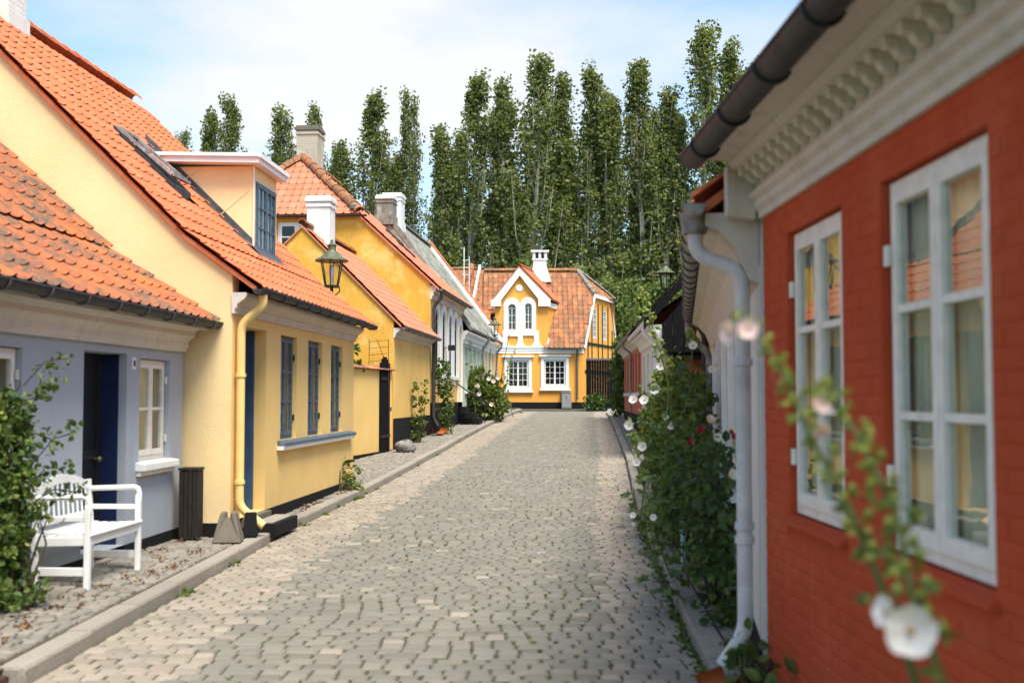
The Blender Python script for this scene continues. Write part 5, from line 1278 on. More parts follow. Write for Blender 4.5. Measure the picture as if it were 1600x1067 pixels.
roof_tiles(SH, 0, Lsn, [(-.33, 3.5), (2.7, 5.6)], 'tile_brown', nparts=30, seed=24)
gutter(SH, -.05, Lsn, -.34, 3.5, .06, 'old_zinc', 1.)
downpipe(SH, [(6.9, -.34, 3.45), (6.9, -.34, 3.3), (6.9, -.08, 3.1), (6.9, -.08, 1.1)], .04, 'old_zinc')
# ================= dark board fence
BF = thing('board_fence', 'tall dark board fence with gate closing the gap right of the orange house', 'fence', (3.72, 57.2, 1.0))
n = 20
for i in range(n):
    a = 2.6*i/n; MB().box(a+.004, a+.126, R.uniform(-.004, .004), .03, -.1, 2.42).obj('board', 'black_wood', BF)
MB().extx([(-.06, 2.425), (.1, 2.425), (.1, 2.50), (.02, 2.54), (-.06, 2.50)], -.0, 2.62).obj('fence_cap', 'lead', BF)
# ================= street lamps
def lantern(name, label, loc, rz, arm, s=1.0):
    "six-sided tapered lantern; arm = list of local points from the wall to the foot"
    t = thing(name, label, 'street lamp', loc, rz, 'old style wall lanterns')
    hexp = lambda r, z, n=6: [(r*math.cos(PI/6+2*PI*k/n), r*math.sin(PI/6+2*PI*k/n), z) for k in range(n)]
    z0, z1, r0, r1 = .22, .66, .125, .205
    f = MB()
    A = hexp(r0, z0); B = hexp(r1, z1)
    for k in range(6): f.bar(A[k], B[k], .016, .016); f.bar(A[k], A[(k+1) % 6], .02, .02); f.bar(B[k], B[(k+1) % 6], .018, .018)
    f.lathe([(.15, .19), (.15, .215), (.05, .218), (.03, .19)], n=6); fo = f.obj('lamp_frame', 'lamp_metal', t)
    for k in range(6):
        a, b, c_, d_ = (Vector(v)*1. for v in (A[k], A[(k+1) % 6], B[(k+1) % 6], B[k])); q = .985
        MB().add([Vector((v.x*q, v.y*q, v.z)) for v in (a, b, c_, d_)], [(0, 1, 2, 3)]).obj('lamp_pane', 'glass', fo)
    MB().lathe([(.295, .655), (.30, .675), (.265, .70), (.20, .735), (.155, .785), (.085, .835), (.075, .86), (.075, .93), (.095, .945), (.05, .975), (.02, 1.01), (.026, 1.03), (.0, 1.06)], n=18).obj('lamp_hood', 'verdigris', t, smooth=True)
    MB().lathe([(.02, .2), (.02, .34), (.045, .40), (.05, .52), (.03, .58), (0, .6)], n=10).obj('lamp_bulb', 'white_paint', t, smooth=True)
    b = MB()
    for sx in (-1, 1): b.tube([(sx*.13, 0, .19), (sx*.15, 0, .13), (sx*.09, 0, .07), (sx*.03, 0, .04)], .012, 6)
    b.lathe([(.02, .19), (.035, .14), (.02, .09), (.04, .05), (.045, .02), (.02, -.02), (.0, -.06)], n=10)
    b.obj('lamp_foot', 'lamp_metal', t, smooth=True)
    if arm: MB().tube(arm, .018, 7).obj('lamp_bracket', 'lamp_metal', t, smooth=True)
    t.scale = (s, s, s); return t
p = at(518, 466, 20.25)
lantern('street_lamp', 'green-hooded glass lantern over the roof edge of the yellow house with the dormer', p, 0, [(0, 0, .02), (-.05, -.05, -.1), (-.25, -.12, -.14), (-.42, -.22, -.12), (-.42, -.32, -.12)])
p = at(773, 531, 50.5)
lantern('street_lamp', 'small far lantern on a curved bracket in front of the white arched gable', p, 0, [(0, 0, 0), (-.15, 0, -.12), (-.45, 0, -.15), (-.75, 0, -.35), (-1.0, 0, -.40)], 1.0)
p = at(1040, 462, 27)
lantern('street_lamp', 'pale lantern half hidden behind the rake of the black gable', (p.x, 27.0, p.z), 0, [(0, 0, 0), (.2, 0, -.2), (.55, 0, -.3), (.8, 0, -.3)], .8)
# ================= bench
BN = thing('garden_bench', 'white slatted garden bench with arched back on the pavement by the blue house', 'bench', (-3.66, 9.95, .05), math.atan2(1, .056))
# local x along wall (away), local y towards wall; seat 1.12 wide
Wb, Db = .54, .215
def bp(mb, n, par=BN): return mb.obj(n, 'white_paint', par, bevel=.006)
for sx in (-1, 1):
    bp(MB().bar((sx*Wb, -Db, -.04), (sx*Wb, -Db, .66), .055, .045, (0, 1, 0)), 'leg')
    bp(MB().bar((sx*Wb, Db, -.04), (sx*Wb, Db+.02, .5), .05, .045, (0, 1, 0)).bar((sx*Wb, Db+.02, .49), (sx*Wb, Db+.045, .80), .05, .045, (0, 1, 0)), 'leg')
    bp(MB().bar((sx*Wb, -Db, .12), (sx*Wb, Db, .12), .028, .07), 'stretcher')
    bp(MB().bar((sx*Wb, -Db+.02, .37), (sx*Wb, Db, .36), .03, .075), 'side_rail')
    ar = MB()
    pts = [(-Db-.004, .60), (-Db-.006, .68), (-Db+.005, .715), (-Db+.04, .728), (Db+.03, .715)]
    ar.tube([(sx*Wb, a, b) for a, b in pts], .024, 8); ar.obj('armrest', 'white_paint', BN, smooth=True)
    bp(MB().bar((sx*Wb, -Db, .55), (sx*Wb, Db+.03, .55), .022, .045), 'side_rail')
bp(MB().bar((-Wb, -Db, .37), (Wb, -Db, .37), .028, .075), 'front_rail'); bp(MB().bar((-Wb, Db, .37), (Wb, Db, .37), .028, .07), 'back_rail')
for i in range(7):
    y = -Db-.01+i*.081; z = .418-.012*math.sin(PI*i/6)*1.2
    bp(MB().box(-Wb-.01, Wb+.01, y-.029, y+.029, z-.009, z+.009), 'seat_slat')
# arched crest and back slats
cr = MB(); nn_ = 14; crest = lambda x: .75+.13*math.cos(x/Wb*PI/2)**.8 if abs(x) < Wb else .80
yb = lambda z: Db+.015+.025*(z-.49)/.31
for i in range(nn_):
    xa, xb = -Wb+2*Wb*i/nn_, -Wb+2*Wb*(i+1)/nn_; a, b = crest(xa), crest(xb)
    vs = [(xa, yb(a)-.012, a-.075), (xb, yb(b)-.012, b-.075), (xb, yb(b)-.012, b), (xa, yb(a)-.012, a), (xa, yb(a)+.016, a-.075), (xb, yb(b)+.016, b-.075), (xb, yb(b)+.016, b), (xa, yb(a)+.016, a)]
    cr.add(vs, [(0, 1, 2, 3), (7, 6, 5, 4), (0, 4, 5, 1), (3, 2, 6, 7)]+([(0, 3, 7, 4)] if i == 0 else [])+([(1, 5, 6, 2)] if i == nn_-1 else []))
cr.obj('crest_rail', 'white_paint', BN)
bp(MB().bar((-Wb, yb(.5), .5), (Wb, yb(.5), .5), .024, .05), 'back_rail')
for i in range(11):
    x = -Wb+.08+i*(2*Wb-.16)/10; zt = crest(x)-.06
    bp(MB().bar((x, yb(.5)+.002, .5), (x, yb(zt)+.002, zt), .032, .012, (0, 1, 0)), 'back_slat')
# ================= bin, concrete block, doorstep, boulder
SBW = .78; SB = thing('slatted_bin', 'narrow dark brown slatted bin in the corner between blue and yellow houses', 'bin', (-3.58, 12.78, .05), math.atan2(1, .056))
sb = MB().box(-.11, .11, -.11, .11, 0, .70); sb.obj('liner', 'black_paint', SB)
for s_ in range(4):
    M = Matrix.Rotation(s_*PI/2, 4, 'Z')
    for i in range(4): MB().box(-.125+i*.064, -.125+i*.064+.055, -.135, -.118, .0, .73, M).obj('slat', 'brown_wood', SB)
MB().box(-.145, .145, -.145, .145, .735, .765).obj('bin_lid', 'brown_wood', SB, bevel=.006)
for k, dx in enumerate((0, .30)):
    CBk = thing('concrete_block', ['weathered concrete block with a groove, in front of the yellow corner', 'smaller dark concrete block between the grooved block and the black doorstep'][k], 'block', (-3.12+dx*.45, 12.62+dx*1.6, .015), .1)
    w0, w1, hh = (.155, .08, .32) if k == 0 else (.08, .06, .27)
    m_ = MB()
    if k == 0:
        prf = [(-w0, 0), (w0, 0), (w1, hh), (.03, hh), (.022, hh-.07), (-.022, hh-.07), (-.03, hh), (-w1, hh)]
        V_ = [(a, -.16, b) if b < .01 else (a, -.06, b) for a, b in prf]+[(a, .17, b) if b < .01 else (a, .12, b) for a, b in prf]; n = len(prf)
        m_.add(V_, [tuple(range(n)), tuple(range(2*n-1, n-1, -1))]+[(i, i+n, (i+1) % n+n, (i+1) % n) for i in range(n)])
    else: m_.add([(-w0, -.1, 0), (w0, -.1, 0), (w0, .1, 0), (-w0, .1, 0), (-w1, -.05, hh), (w1, -.05, hh), (w1, .05, hh), (-w1, .05, hh)], [(3, 2, 1, 0), (4, 5, 6, 7), (0, 1, 5, 4), (1, 2, 6, 5), (2, 3, 7, 6), (3, 0, 4, 7)])
    m_.obj('block_body', 'concrete' if k == 0 else 'tar_plinth', CBk, bevel=.012)
DS = thing('doorstep', 'low doorstep of grey stone with black painted sides under the blue door', 'doorstep', (-3.15+.06*.9, 13.5, .0), math.atan2(1, .067))
MB().box(-.0, 1.02, -.32, .0, -.05, .11).obj('step_base', 'tar_plinth', DS, bevel=.01); MB().box(.05, .97, -.27, -.04, .108, .125).obj('step_slab', 'granite', DS, bevel=.004)
MB().box(.1, .95, -.0, .28, .05, .178).obj('upper_step', 'concrete', DS)
def rock(name, label, loc, s, seed, mat='boulder'):
    r = np.random.default_rng(seed); V = []; F = []; nu, nv = 18, 10
    for j in range(nv+1):
        for i in range(nu):
            th = PI*j/nv; ph = 2*PI*i/nu; d = np.array([math.sin(th)*math.cos(ph), math.sin(th)*math.sin(ph), math.cos(th)])
            q = 1+.09*math.sin(3*ph+seed)+.07*math.sin(2*th*2+ph)+.04*math.sin(7*ph+5*th); V.append(d*q*np.array(s))
    for j in range(nv):
        for i in range(nu): F.append((j*nu+i, (j+1)*nu+i, (j+1)*nu+(i+1) % nu, j*nu+(i+1) % nu))
    o = bpy.data.objects.new(name, np_mesh(name, V, F, mat, True)); link(o); o.location = loc; tag(o, label, 'boulder'); return o
yb_ = 27.6; p = at(632, 700, yb_); rock('boulder', 'rounded grey boulder standing by the black plinth beyond the gate', (p.x, yb_, g(yb_)+.12), (.26, .22, .17), 2)
# stone steps with black railing at the arched alcove
ST = mkframe('entrance_steps', 'dark stone entrance steps up to the arched white doorway of the tall golden house', 'steps', -2.0+.1, 39.9, .0916)
for i in range(3): MB().box(.1, 1.15, -.75+i*.24, -.05, .5, .86+i*.19).obj('step', 'tar_plinth' if i < 3 else 'granite', ST, bevel=.01)
RL = mkframe('stair_railing', 'black iron railing beside the entrance steps', 'railing', -1.9-.0, 39.8, .0916)
tb = MB(); tb.tube([(-.6, -.08, 2.05), (.4, -.5, 1.65), (1.2, -.8, 1.45), (1.25, -.84, 1.35)], .022, 6)
for (x, y, zt) in ((1.2, -.82, 1.45), (.9, -.72, 1.5)): tb.tube([(x, y, .62), (x, y, zt-.1), (x+.05, y, zt+.06), (x+.15, y, zt), (x+.15, y, zt-.1)], .02, 6)
tb.obj('handrail', 'black_paint', RL)
# spy mirror on the arched house
SB.scale = (.78, .78, 1)
SM = thing('window_mirror', 'small black street mirror box on an arm between the arched windows', 'mirror', at(706, 543, 37.0))
MB().box(-.12, .12, -.08, .08, -.1, .08).obj('mirror_box', 'black_paint', SM, bevel=.01); MB().tube([(-.7, .1, .0), (0, 0, 0)], .012, 5).obj('mirror_arm', 'black_paint', SM)
# clay shoes under two downpipes
def clay_shoe(label, loc, rz, s=1.):
    t = thing('clay_drain_shoe', label, 'drain shoe', loc, rz)
    V = []; n = 10
    for k in range(n+1):
        a = PI+PI*k/n; V += [(.10*math.cos(a), 0, .1+.10*math.sin(a)), (.14*math.cos(a), -.32, .09+.10*math.sin(a))]
    m_ = MB().add(V, [(2*k, 2*k+1, 2*k+3, 2*k+2) for k in range(n)]); V2 = [(x*1.18, y, z-.014 if z < .09 else z) for x, y, z in V]
    m_.add(V2, [(2*k+2, 2*k+3, 2*k+1, 2*k) for k in range(n)]); m_.obj('clay_trough', 'clay', t, smooth=True); t.scale = (s, s, s); return t
clay_shoe('orange glazed clay drain shoe under the white downpipe, near right', (1.24, 6.42, .02), math.radians(-35), .75)
clay_shoe('orange clay drain shoe under the dark downpipe of the tall golden house', (-2.28, 34.1, .53), math.radians(20), 1.5)
# ------------------------------------------------------------------ plants
def clumps(blobs, dens, seed, cl=.07):
    "leaf points gathered in small sprays inside ellipsoids"
    r = np.random.default_rng(seed); out = []
    for (x, y, z, rx, ry, rz) in blobs:
        n = max(6, int(dens*(rx*ry*rz)**(1/3)*(rx+ry+rz)*6))
        d = r.normal(size=(n, 3)); d /= np.linalg.norm(d, axis=1)[:, None]; rad = r.uniform(.35, 1.08, n)**.5
        c = d*rad[:, None]*np.array([rx, ry, rz])+np.array([x, y, z])
        for p in c:
            k = r.integers(5, 12); dr = r.normal(size=3); dr[2] = abs(dr[2])*.5; dr /= np.linalg.norm(dr)
            t_ = r.uniform(-1, 1, k)[:, None]; out.append(p+dr*t_*cl*1.6+r.normal(size=(k, 3))*cl*.45)
    return np.concatenate(out)
def shrub(name, label, cat, loc, blobs, leafsize, mat, dens=14, seed=1, stems=6, group=None, cl=.07, stemmat='twig'):
    t = thing(name, label, cat, loc, 0, group); P = clumps(blobs, dens, seed, cl)
    P = P[P[:, 2] > .01]
    fo_ = leaves('foliage', P, leafsize, mat, t, up=.35, seed=seed, droop=.4, sv=.5); fo_['kind'] = 'stuff'
    r = random.Random(seed); w_ = MB()
    for i in range(stems):
        b = r.choice(blobs); q = Vector(b[:3])+Vector((r.uniform(-1, 1)*b[3], r.uniform(-1, 1)*b[4], r.uniform(.2, 1.0)*b[5]))*.85
        a = Vector((r.uniform(-.12, .12), r.uniform(-.12, .12), -.05)); m_ = (a+q)/2+Vector((r.uniform(-.1, .1), r.uniform(-.1, .1), .12))
        w_.tube([a, a.lerp(m_, .5)+Vector((0, 0, .05)), m_, q], [.014, .011, .008, .003], 5)
    w_.obj('stem', stemmat, t); return t
def flower_parts(par, p, face, size, mat='petal_white', seed=0, centre=True):
    "open five-petalled mallow flower facing a direction"
    r = random.Random(seed); f = Vector(face).normalized(); M = Matrix.Translation(Vector(p)) @ f.to_track_quat('Z', 'Y').to_matrix().to_4x4() @ Matrix.Rotation(r.uniform(0, 6), 4, 'Z')
    mb = MB()
    for k in range(5):
        a0 = 2*PI*k/5; V = []; nr, na = 4, 6
        for i in range(nr+1):
            rr = size*(.08+.92*i/nr)
            for j in range(na+1):
                s_ = (j/na-.5)*2; an = a0+s_*(.70-.06*i/nr); edge = rr*(1-.10*s_*s_*(i/nr)-.05*(i == nr)*abs(math.sin(j*2.3)))
                V.append((edge*math.cos(an), edge*math.sin(an), .30*size*(i/nr)**1.6+.03*size*s_+.025*size*math.sin(j*2.1+k)*(i/nr)))
        F = [(i*(na+1)+j, i*(na+1)+j+1, (i+1)*(na+1)+j+1, (i+1)*(na+1)+j) for i in range(nr) for j in range(na)]; mb.add(V, F, M)
    fo = mb.obj('flower', mat, par, smooth=True)
    if centre:
        MB().lathe([(size*.17, .05*size), (size*.14, .09*size), (size*.08, .11*size)], n=12, M=M).obj('flower_throat', 'petal_centre' if mat != 'petal_red' else 'petal_red', fo)
        MB().lathe([(size*.09, .10*size), (size*.10, .22*size), (size*.06, .34*size), (0, .36*size)], n=8, M=M).obj('flower_centre', 'pollen', fo, smooth=True)
    return fo
def lobed_leaf(par, p, d, size, seed=0, mat='dark_leaf'):
    r = random.Random(seed); d = Vector(d).normalized(); up = Vector((r.uniform(-.4, .4), r.uniform(-.6, .1), 1)).normalized(); s = d.cross(up).normalized(); u2 = s.cross(d)
    V = [Vector(p)]; n = 15; p = Vector(p); c = p+d*size*.42
    ring = []
    for k in range(n):
        a = -PI*.86+2*PI*.86*k/(n-1); rr = size*(.50+.13*math.cos(5*a/ .86*.5*2))*r.uniform(.93, 1.07)
        ring.append(c+d*math.cos(a)*rr+s*math.sin(a)*rr+u2*(-.18*size*abs(math.sin(a))+.03*size*math.sin(5*a))-Vector((0, 0, .12*size*max(0, math.cos(a)))))
    V = [c+u2*size*.05]+ring+[p]
    F = [(0, k+1, k+2) for k in range(n-1)]+[(0, n, n+1), (0, n+1, 1)]
    return MB().add(V, F).obj('leaf', mat, par, smooth=True)
def hollyhock(label, path, flowers, seed, leafsz=.12, nleaf=10, bud=.018, group='hollyhocks along the right hand walls', r0=.011, loc=None, budfrom=.35, nb=26, leafto=.6):
    path = [Vector(p) for p in path]; base = path[0]; t = thing('hollyhock', label, 'plant', base, 0, group); r = random.Random(seed)
    rel = [p-base for p in path]; seg = []
    for a, b in zip(rel, rel[1:]): 
        for k in range(4): seg.append(a.lerp(b, k/4))
    seg.append(rel[-1]); m = len(seg)
    MB().tube(seg, [r0*(1-.65*i/(m-1)) for i in range(m)], 6).obj('stem', 'stem_green', t, smooth=True)
    pt = lambda f: seg[min(m-1, int(f*(m-1)))].lerp(seg[min(m-1, int(f*(m-1))+1)], f*(m-1)-int(f*(m-1)))
    for i in range(nleaf):
        f = leafto*(i+.5)/nleaf; a = i*2.4+r.uniform(-.4, .4); d = Vector((math.cos(a), math.sin(a), .25)); L_ = leafsz*(1.5-f/leafto*.8)
        MB().tube([pt(f), pt(f)+d*L_*.8], .003, 4).obj('leaf_stalk', 'stem_green', t)
        lobed_leaf(t, pt(f)+d*L_*.8, d+Vector((0, 0, -.35)), L_, seed*50+i, r.choice(['dark_leaf', 'rose_leaf', 'yellow_leaf']))
    bm_ = MB(); cal = []
    for i in range(nb):
        f = budfrom+(1-budfrom)*(i+.5)/nb; a = i*2.4; sz = bud*(1.25-.75*(f-budfrom)/(1-budfrom)); c = pt(f)+Vector((math.cos(a), math.sin(a), .5))*(sz*1.5+r0)
        bm_.lathe([(0, -sz), (sz*.7, -sz*.7), (sz, 0), (sz*.65, sz*.7), (sz*.12, sz*1.25)], c, 7)
        for k in range(3): cal.append(c-Vector((0, 0, sz)))
    if nb:
        bo = bm_.obj('bud', 'bud_green', t, smooth=True); bo['kind'] = 'stuff'
        leaves('calyx_leaves', np.array([tuple(c) for c in cal]), bud*2.4, 'bud_green', t, seed=seed)['kind'] = 'stuff'
    for i, (p, size, mat, face) in enumerate(flowers): flower_parts(t, Vector(p)-base, face, size, mat, seed*9+i)
    return t
CAMF = (0, -1, .12)
# near hollyhock, leaning into the picture from the red wall
fa = [Vector((1.30, 2.35, .0)), Vector((1.05, 2.2, .55)), at(1478, 1080, 2.1), at(1425, 930, 2.1), at(1400, 800, 2.15), at(1345, 690, 2.2), at(1288, 598, 2.25)]
hollyhock('near blurred hollyhock stalk with large white flower in front of the red wall', fa, [(at(1422, 985, 2.0), .047, 'petal_white', (-.25, -1, .1)), (at(1385, 955, 2.08), .03, 'petal_white', (-.9, -.3, .2))], 3, .042, 14, .0105, nb=34, budfrom=.42, leafto=.7)
fb = [Vector((1.25, 2.6, .0)), Vector((1.0, 2.5, .6)), at(1395, 960, 2.35), at(1335, 810, 2.35), at(1272, 690, 2.4), at(1225, 585, 2.45), at(1162, 488, 2.5)]
hollyhock('near hollyhock stalk arching left with pale pink blooms across the far red house window', fb, [(at(1285, 630, 2.36), .022, 'petal_pink', CAMF), (at(1168, 514, 2.45), .024, 'petal_pink', CAMF), (at(1140, 520, 2.45), .026, 'petal_pink', (-.9, -.5, 0)), (at(1283, 672, 2.36), .02, 'petal_pink', (0, -.8, -.5))], 5, .032, 10, .0095, nb=34, budfrom=.40, leafto=.8)
shrub('leafy_plant', 'low leafy clump at the foot of the red house wall by the clay shoe', 'plant', (1.36, 6.25, -.02), [(0, 0, .12, .12, .3, .14), (-.02, -.5, .1, .08, .3, .12)], .075, 'rose_leaf', 16, 31)
shrub('leafy_plant', 'green leaves of the near hollyhock in the bottom right corner', 'plant', (1.0, 2.15, .0), [(-.05, 0, .80, .14, .12, .22), (.05, .1, .5, .2, .15, .3)], .055, 'yellow_leaf', 9, 32, 4, cl=.05)
# rose bushes along the white wall
def rel(bl, o): return [(x-o[0], y-o[1], z-o[2], a, b, c_) for x, y, z, a, b, c_ in bl]
o = (1.58, 8.9, .0)
shrub('rose_bush', 'large dark green rose bush against the white wall behind the white downpipe', 'shrub', o, rel([(1.50, 8.4, .62, .22, .5, .35), (1.56, 8.9, .85, .22, .5, .36), (1.42, 9.2, .5, .28, .6, .4), (1.52, 9.5, .95, .18, .4, .3), (1.45, 8.2, .25, .18, .3, .25), (1.55, 10., .9, .3, .5, .5)], o), .066, 'dark_leaf', 17, 41, 14)
o = (1.85, 12.0, 0)
shrub('rose_bush', 'wide mid green rose bush with hollyhocks growing through it', 'shrub', o, rel([(1.8, 11.3, .7, .35, .6, .5), (1.95, 12.2, 1.1, .38, .7, .5), (1.9, 13.2, .9, .42, .7, .6), (2.05, 13.0, 1.5, .24, .5, .38), (1.75, 12.3, .4, .32, .8, .35)], o), .075, 'rose_leaf', 14, 42, 14)
o = (2.2, 16.3, 0)
shrub('rose_bush', 'far light green bush overhanging the right kerb under the black gable', 'shrub', o, rel([(2.05, 15.0, .9, .38, .8, .6), (2.3, 16.2, 1.3, .4, .9, .7), (2.5, 17.6, 1.2, .4, .9, .8), (2.4, 16.4, 1.8, .26, .5, .4), (2.3, 15.3, 1.7, .3, .5, .35)], o), .09, 'yellow_leaf', 14, 43, 14)
o = (2.9, 21, 0.1)
shrub('shrub', 'farthest bush on the right pavement in front of the white cottage', 'shrub', o, rel([(2.7, 20, .9, .35, .9, .6), (3.0, 22, 1.0, .4, 1., .7), (3.1, 24, .9, .35, 1., .6)], o), .09, 'rose_leaf', 22, 44, 8)
HF = lambda px, py, Y, s, mat='petal_white', face=None: (at(px, py, Y), s*.82, mat, face or (R.uniform(-.9, .2), -1, R.uniform(-.25, .5)))
hollyhock('tall thin hollyhock spire rising to the black gable, left of the others', [(1.72, 12.3, 0), at(1040, 690, 12.4), at(1045, 600, 12.5), at(1030, 545, 12.6), at(1010, 480, 12.7), at(1003, 448, 12.8)], [HF(1048, 665, 12.3, .055), HF(1042, 653, 12.35, .04)], 11, .14, 7, .024, nb=22, budfrom=.5, r0=.014)
hollyhock('hollyhock with three white blooms stacked beside the street edge', [(1.62, 14.5, 0), at(1015, 690, 14.4), at(1020, 600, 14.4), at(1040, 560, 14.4)], [HF(1032, 571, 14.2, .075), HF(1022, 607, 14.2, .085), HF(1007, 625, 14.2, .08), HF(1033, 552, 14.3, .04)], 12, .15, 8, .022, nb=12, budfrom=.6, r0=.012)
hollyhock('hollyhock leaning over the road with white blooms at the top of the bush', [(2.1, 13.0, 0), at(1075, 640, 13), at(1082, 545, 12.8), at(1080, 515, 12.8)], [HF(1083, 540, 12.6, .065), HF(1112, 577, 12.4, .055), HF(1120, 571, 12.5, .045)], 13, .15, 8, .022, nb=12, budfrom=.7, r0=.012)
hollyhock('low hollyhock hanging out over the kerb with white blooms, nearest the road', [(1.42, 10.3, 0), at(1012, 800, 10.1), at(1000, 730, 10.2), at(985, 650, 10.3)], [HF(1004, 697, 10.0, .055), HF(995, 722, 10.0, .05), HF(983, 664, 10.1, .055), HF(990, 624, 10.4, .055)], 14, .10, 8, .016, nb=18, budfrom=.3, r0=.008)
hollyhock('short hollyhock with two small white blooms low beside the kerb', [(1.36, 9.0, 0), at(1030, 900, 8.9), at(1018, 830, 8.9), at(1012, 780, 8.9)], [HF(989, 805, 8.8, .032), HF(1021, 808, 8.8, .034), HF(990, 818, 8.8, .02)], 15, .11, 9, .014, nb=10, budfrom=.5, r0=.007)
for i, (px, py, Y, s_, lab) in enumerate([(1095, 671, 9.2, .034, 'rose stem with deep red bloom above the dark bush'), (1147, 682, 8.0, .026, 'rose stem with small crimson bloom beside the white downpipe'), (1078, 690, 9.4, .028, 'rose stem with half open red bud left of the deep red bloom'), (1110, 655, 9.2, .04, 'rose stem with faded pink bloom'), (1143, 675, 8.1, .018, 'rose stem with tiny red bud by the white pipe')]):
    b = at(px, py, Y); t = thing('flowering_rose', lab, 'rose', (b.x+.08, Y+.1, 0), 0, 'roses in bloom on the right'); o_ = Vector((b.x+.08, Y+.1, 0))
    MB().tube([(0, 0, 0), (.02, 0, b.z*.6), b-o_], [.007, .005, .003], 5).obj('stem', 'stem_green', t)
    for k, q in enumerate((1., .68, .4)): flower_parts(t, b-o_+Vector((0, -.004*k, 0)), (R.uniform(-.3, .3), -1, .4+.3*k), s_*q, 'petal_pink' if 'pink' in lab else 'petal_red', i+k, False)
    for k in range(5): lobed_leaf(t, Vector((.01, 0, b.z*(.5+.1*k))), (math.cos(k*2.4), math.sin(k*2.4), .1), .05, i*7+k, 'rose_leaf')
for i, (px, py, Y, lab) in enumerate([(1132, 692, 9.5, 'cluster of white roses by the white wall'), (1155, 720, 8.2, 'bunch of white roses low behind the white downpipe')]):
    b = at(px, py, Y); t = thing('white_rose', lab, 'rose', (b.x, Y, 0), 0); MB().tube([(0, 0, 0), (0, 0, b.z)], .006, 5).obj('stem', 'stem_green', t)
    for k in range(7):
        p = Vector((R.gauss(0, .05), R.gauss(0, .05), b.z+R.gauss(0, .05)))
        flower_parts(t, p, (R.uniform(-.6, .3), -1, .4), .042, 'petal_white', k, False); flower_parts(t, p, (R.uniform(-.3, .3), -1, .7), .026, 'petal_white', k+9, False)
# pale blue garden chair almost lost in the roses
CH = thing('garden_chair', 'pale blue slatted garden chair almost hidden in the roses', 'chair', (1.86, 10.7, .0), math.radians(-75))
for (x, y, h) in ((-.2, -.2, .45), (.2, -.2, .45), (-.2, .2, 1.0), (.2, .2, 1.0)): MB().box(x-.015, x+.015, y-.015, y+.015, 0, h).obj('leg', 'pale_blue_paint', CH)
for i in range(5): MB().box(-.21, .21, -.2+i*.085, -.2+i*.085+.06, .45, .465).obj('seat_slat', 'pale_blue_paint', CH)
for i in range(4): MB().box(-.21, .21, .18, .195, .56+i*.11, .56+i*.11+.07).obj('back_slat', 'pale_blue_paint', CH)
# left: rose bush in front of the bench
o = (-3.72, 8.45, .08); BX = .07
shrub('rose_bush', 'big rose bush with yellowish buds in front of the blue cottage, at the left edge', 'shrub', o,
      rel([(-3.98, 8.4, .5, .30, .35, .45), (-3.95, 8.5, 1.0, .27, .32, .45), (-3.96, 8.55, 1.42, .22, .25, .28), (-3.85, 8.3, .75, .2, .25, .5), (-3.80, 8.35, .35, .2, .3, .3), (-3.74, 8.45, .95, .10, .16, .14), (-3.82, 8.5, 1.35, .12, .2, .12), (-3.66, 8.4, .15, .18, .22, .13), (-3.58, 8.5, .72, .09, .1, .05)], o), .058, 'rose_leaf', 60, 51, 18)
BUD = clumps(rel([(-3.85, 8.25, 1.25, .2, .2, .35), (-3.72, 8.25, .9, .14, .15, .25), (-3.85, 8.2, .5, .25, .2, .35)], o), 8, 52, .05)
leaves('yellow_hip_buds', BUD, .035, 'bud_green', bpy.data.objects['rose_bush.003'], seed=3)['kind'] = 'stuff'
w_ = MB(); rb_ = bpy.data.objects['rose_bush.003']; rb_.location.x += .07
for i in range(9):
    a = Vector((R.uniform(-.2, .1), R.uniform(-.1, .1), .4+.15*i)); b = a+Vector((R.uniform(.15, .4), R.uniform(-.1, .1), R.uniform(.05, .3)))
    w_.tube([a, (a+b)/2+Vector((0, 0, .08)), b], .005, 4)
    q = np.array([tuple(a.lerp(b, R.uniform(.3, 1.1))+Vector((R.gauss(0, .025), R.gauss(0, .025), R.gauss(.03, .03)))) for _ in range(26)])
    leaves('spray', q, .055, 'rose_leaf', rb_, seed=60+i)['kind'] = 'stuff'
w_.obj('stem', 'twig', rb_)
# plants along the left walls farther up
o = (-2.52, 30.9, g(30.9))
shrub('climbing_plant', 'thin yellow-green climber on the blank golden wall behind the boulder', 'climber', o, [(0, 0, 1.35, .2, .2, .35), (.02, 0, .9, .15, .2, .35), (.0, 0, .35, .16, .2, .35), (-.25, -.1, .3, .12, .1, .3)], .09, 'yellow_leaf', 13, 61, 5)
flower_parts(bpy.data.objects['climbing_plant'], (-.45, -.2, .75), CAMF, .09, 'petal_red', 1, False)
o = (-2.12, 34.35, g(34))
shrub('climbing_plant', 'dense green climber up the corner of the arched window house beside its downpipe', 'climber', o, [(.0, .3, 1.9, .25, .25, .35), (.08, .2, 1.3, .22, .25, .4), (.12, .2, .7, .2, .25, .4), (.1, .1, .25, .18, .2, .25)], .10, 'rose_leaf', 22, 62, 6)
o = (-1.1, 43.2, g(43))
shrub('rose_bush', 'big yellow-green rose bush at the far left bend of the kerb', 'shrub', o, [(-.2, 0, .9, .5, .6, .7), (.25, .2, .7, .5, .5, .65), (.5, 1.2, .5, .4, .5, .5), (-.1, .2, 1.6, .35, .4, .4), (.45, .4, 1.25, .3, .3, .35)], .13, 'yellow_leaf', 22, 63, 8, cl=.12)
t = bpy.data.objects['rose_bush.004']
for i in range(7): flower_parts(t, (R.uniform(-.5, .7), -.55, R.uniform(.5, 1.7)), CAMF, .09, 'petal_pink', i, False)
w_ = MB()
for i in range(4):
    x = -.1+i*.25; w_.tube([(x, 0, 1.2), (x+.1, -.1, 2.0), (x+.05+.1*i, -.1, 2.5+.25*i)], .018, 4)
w_.obj('stem', 'twig', t)
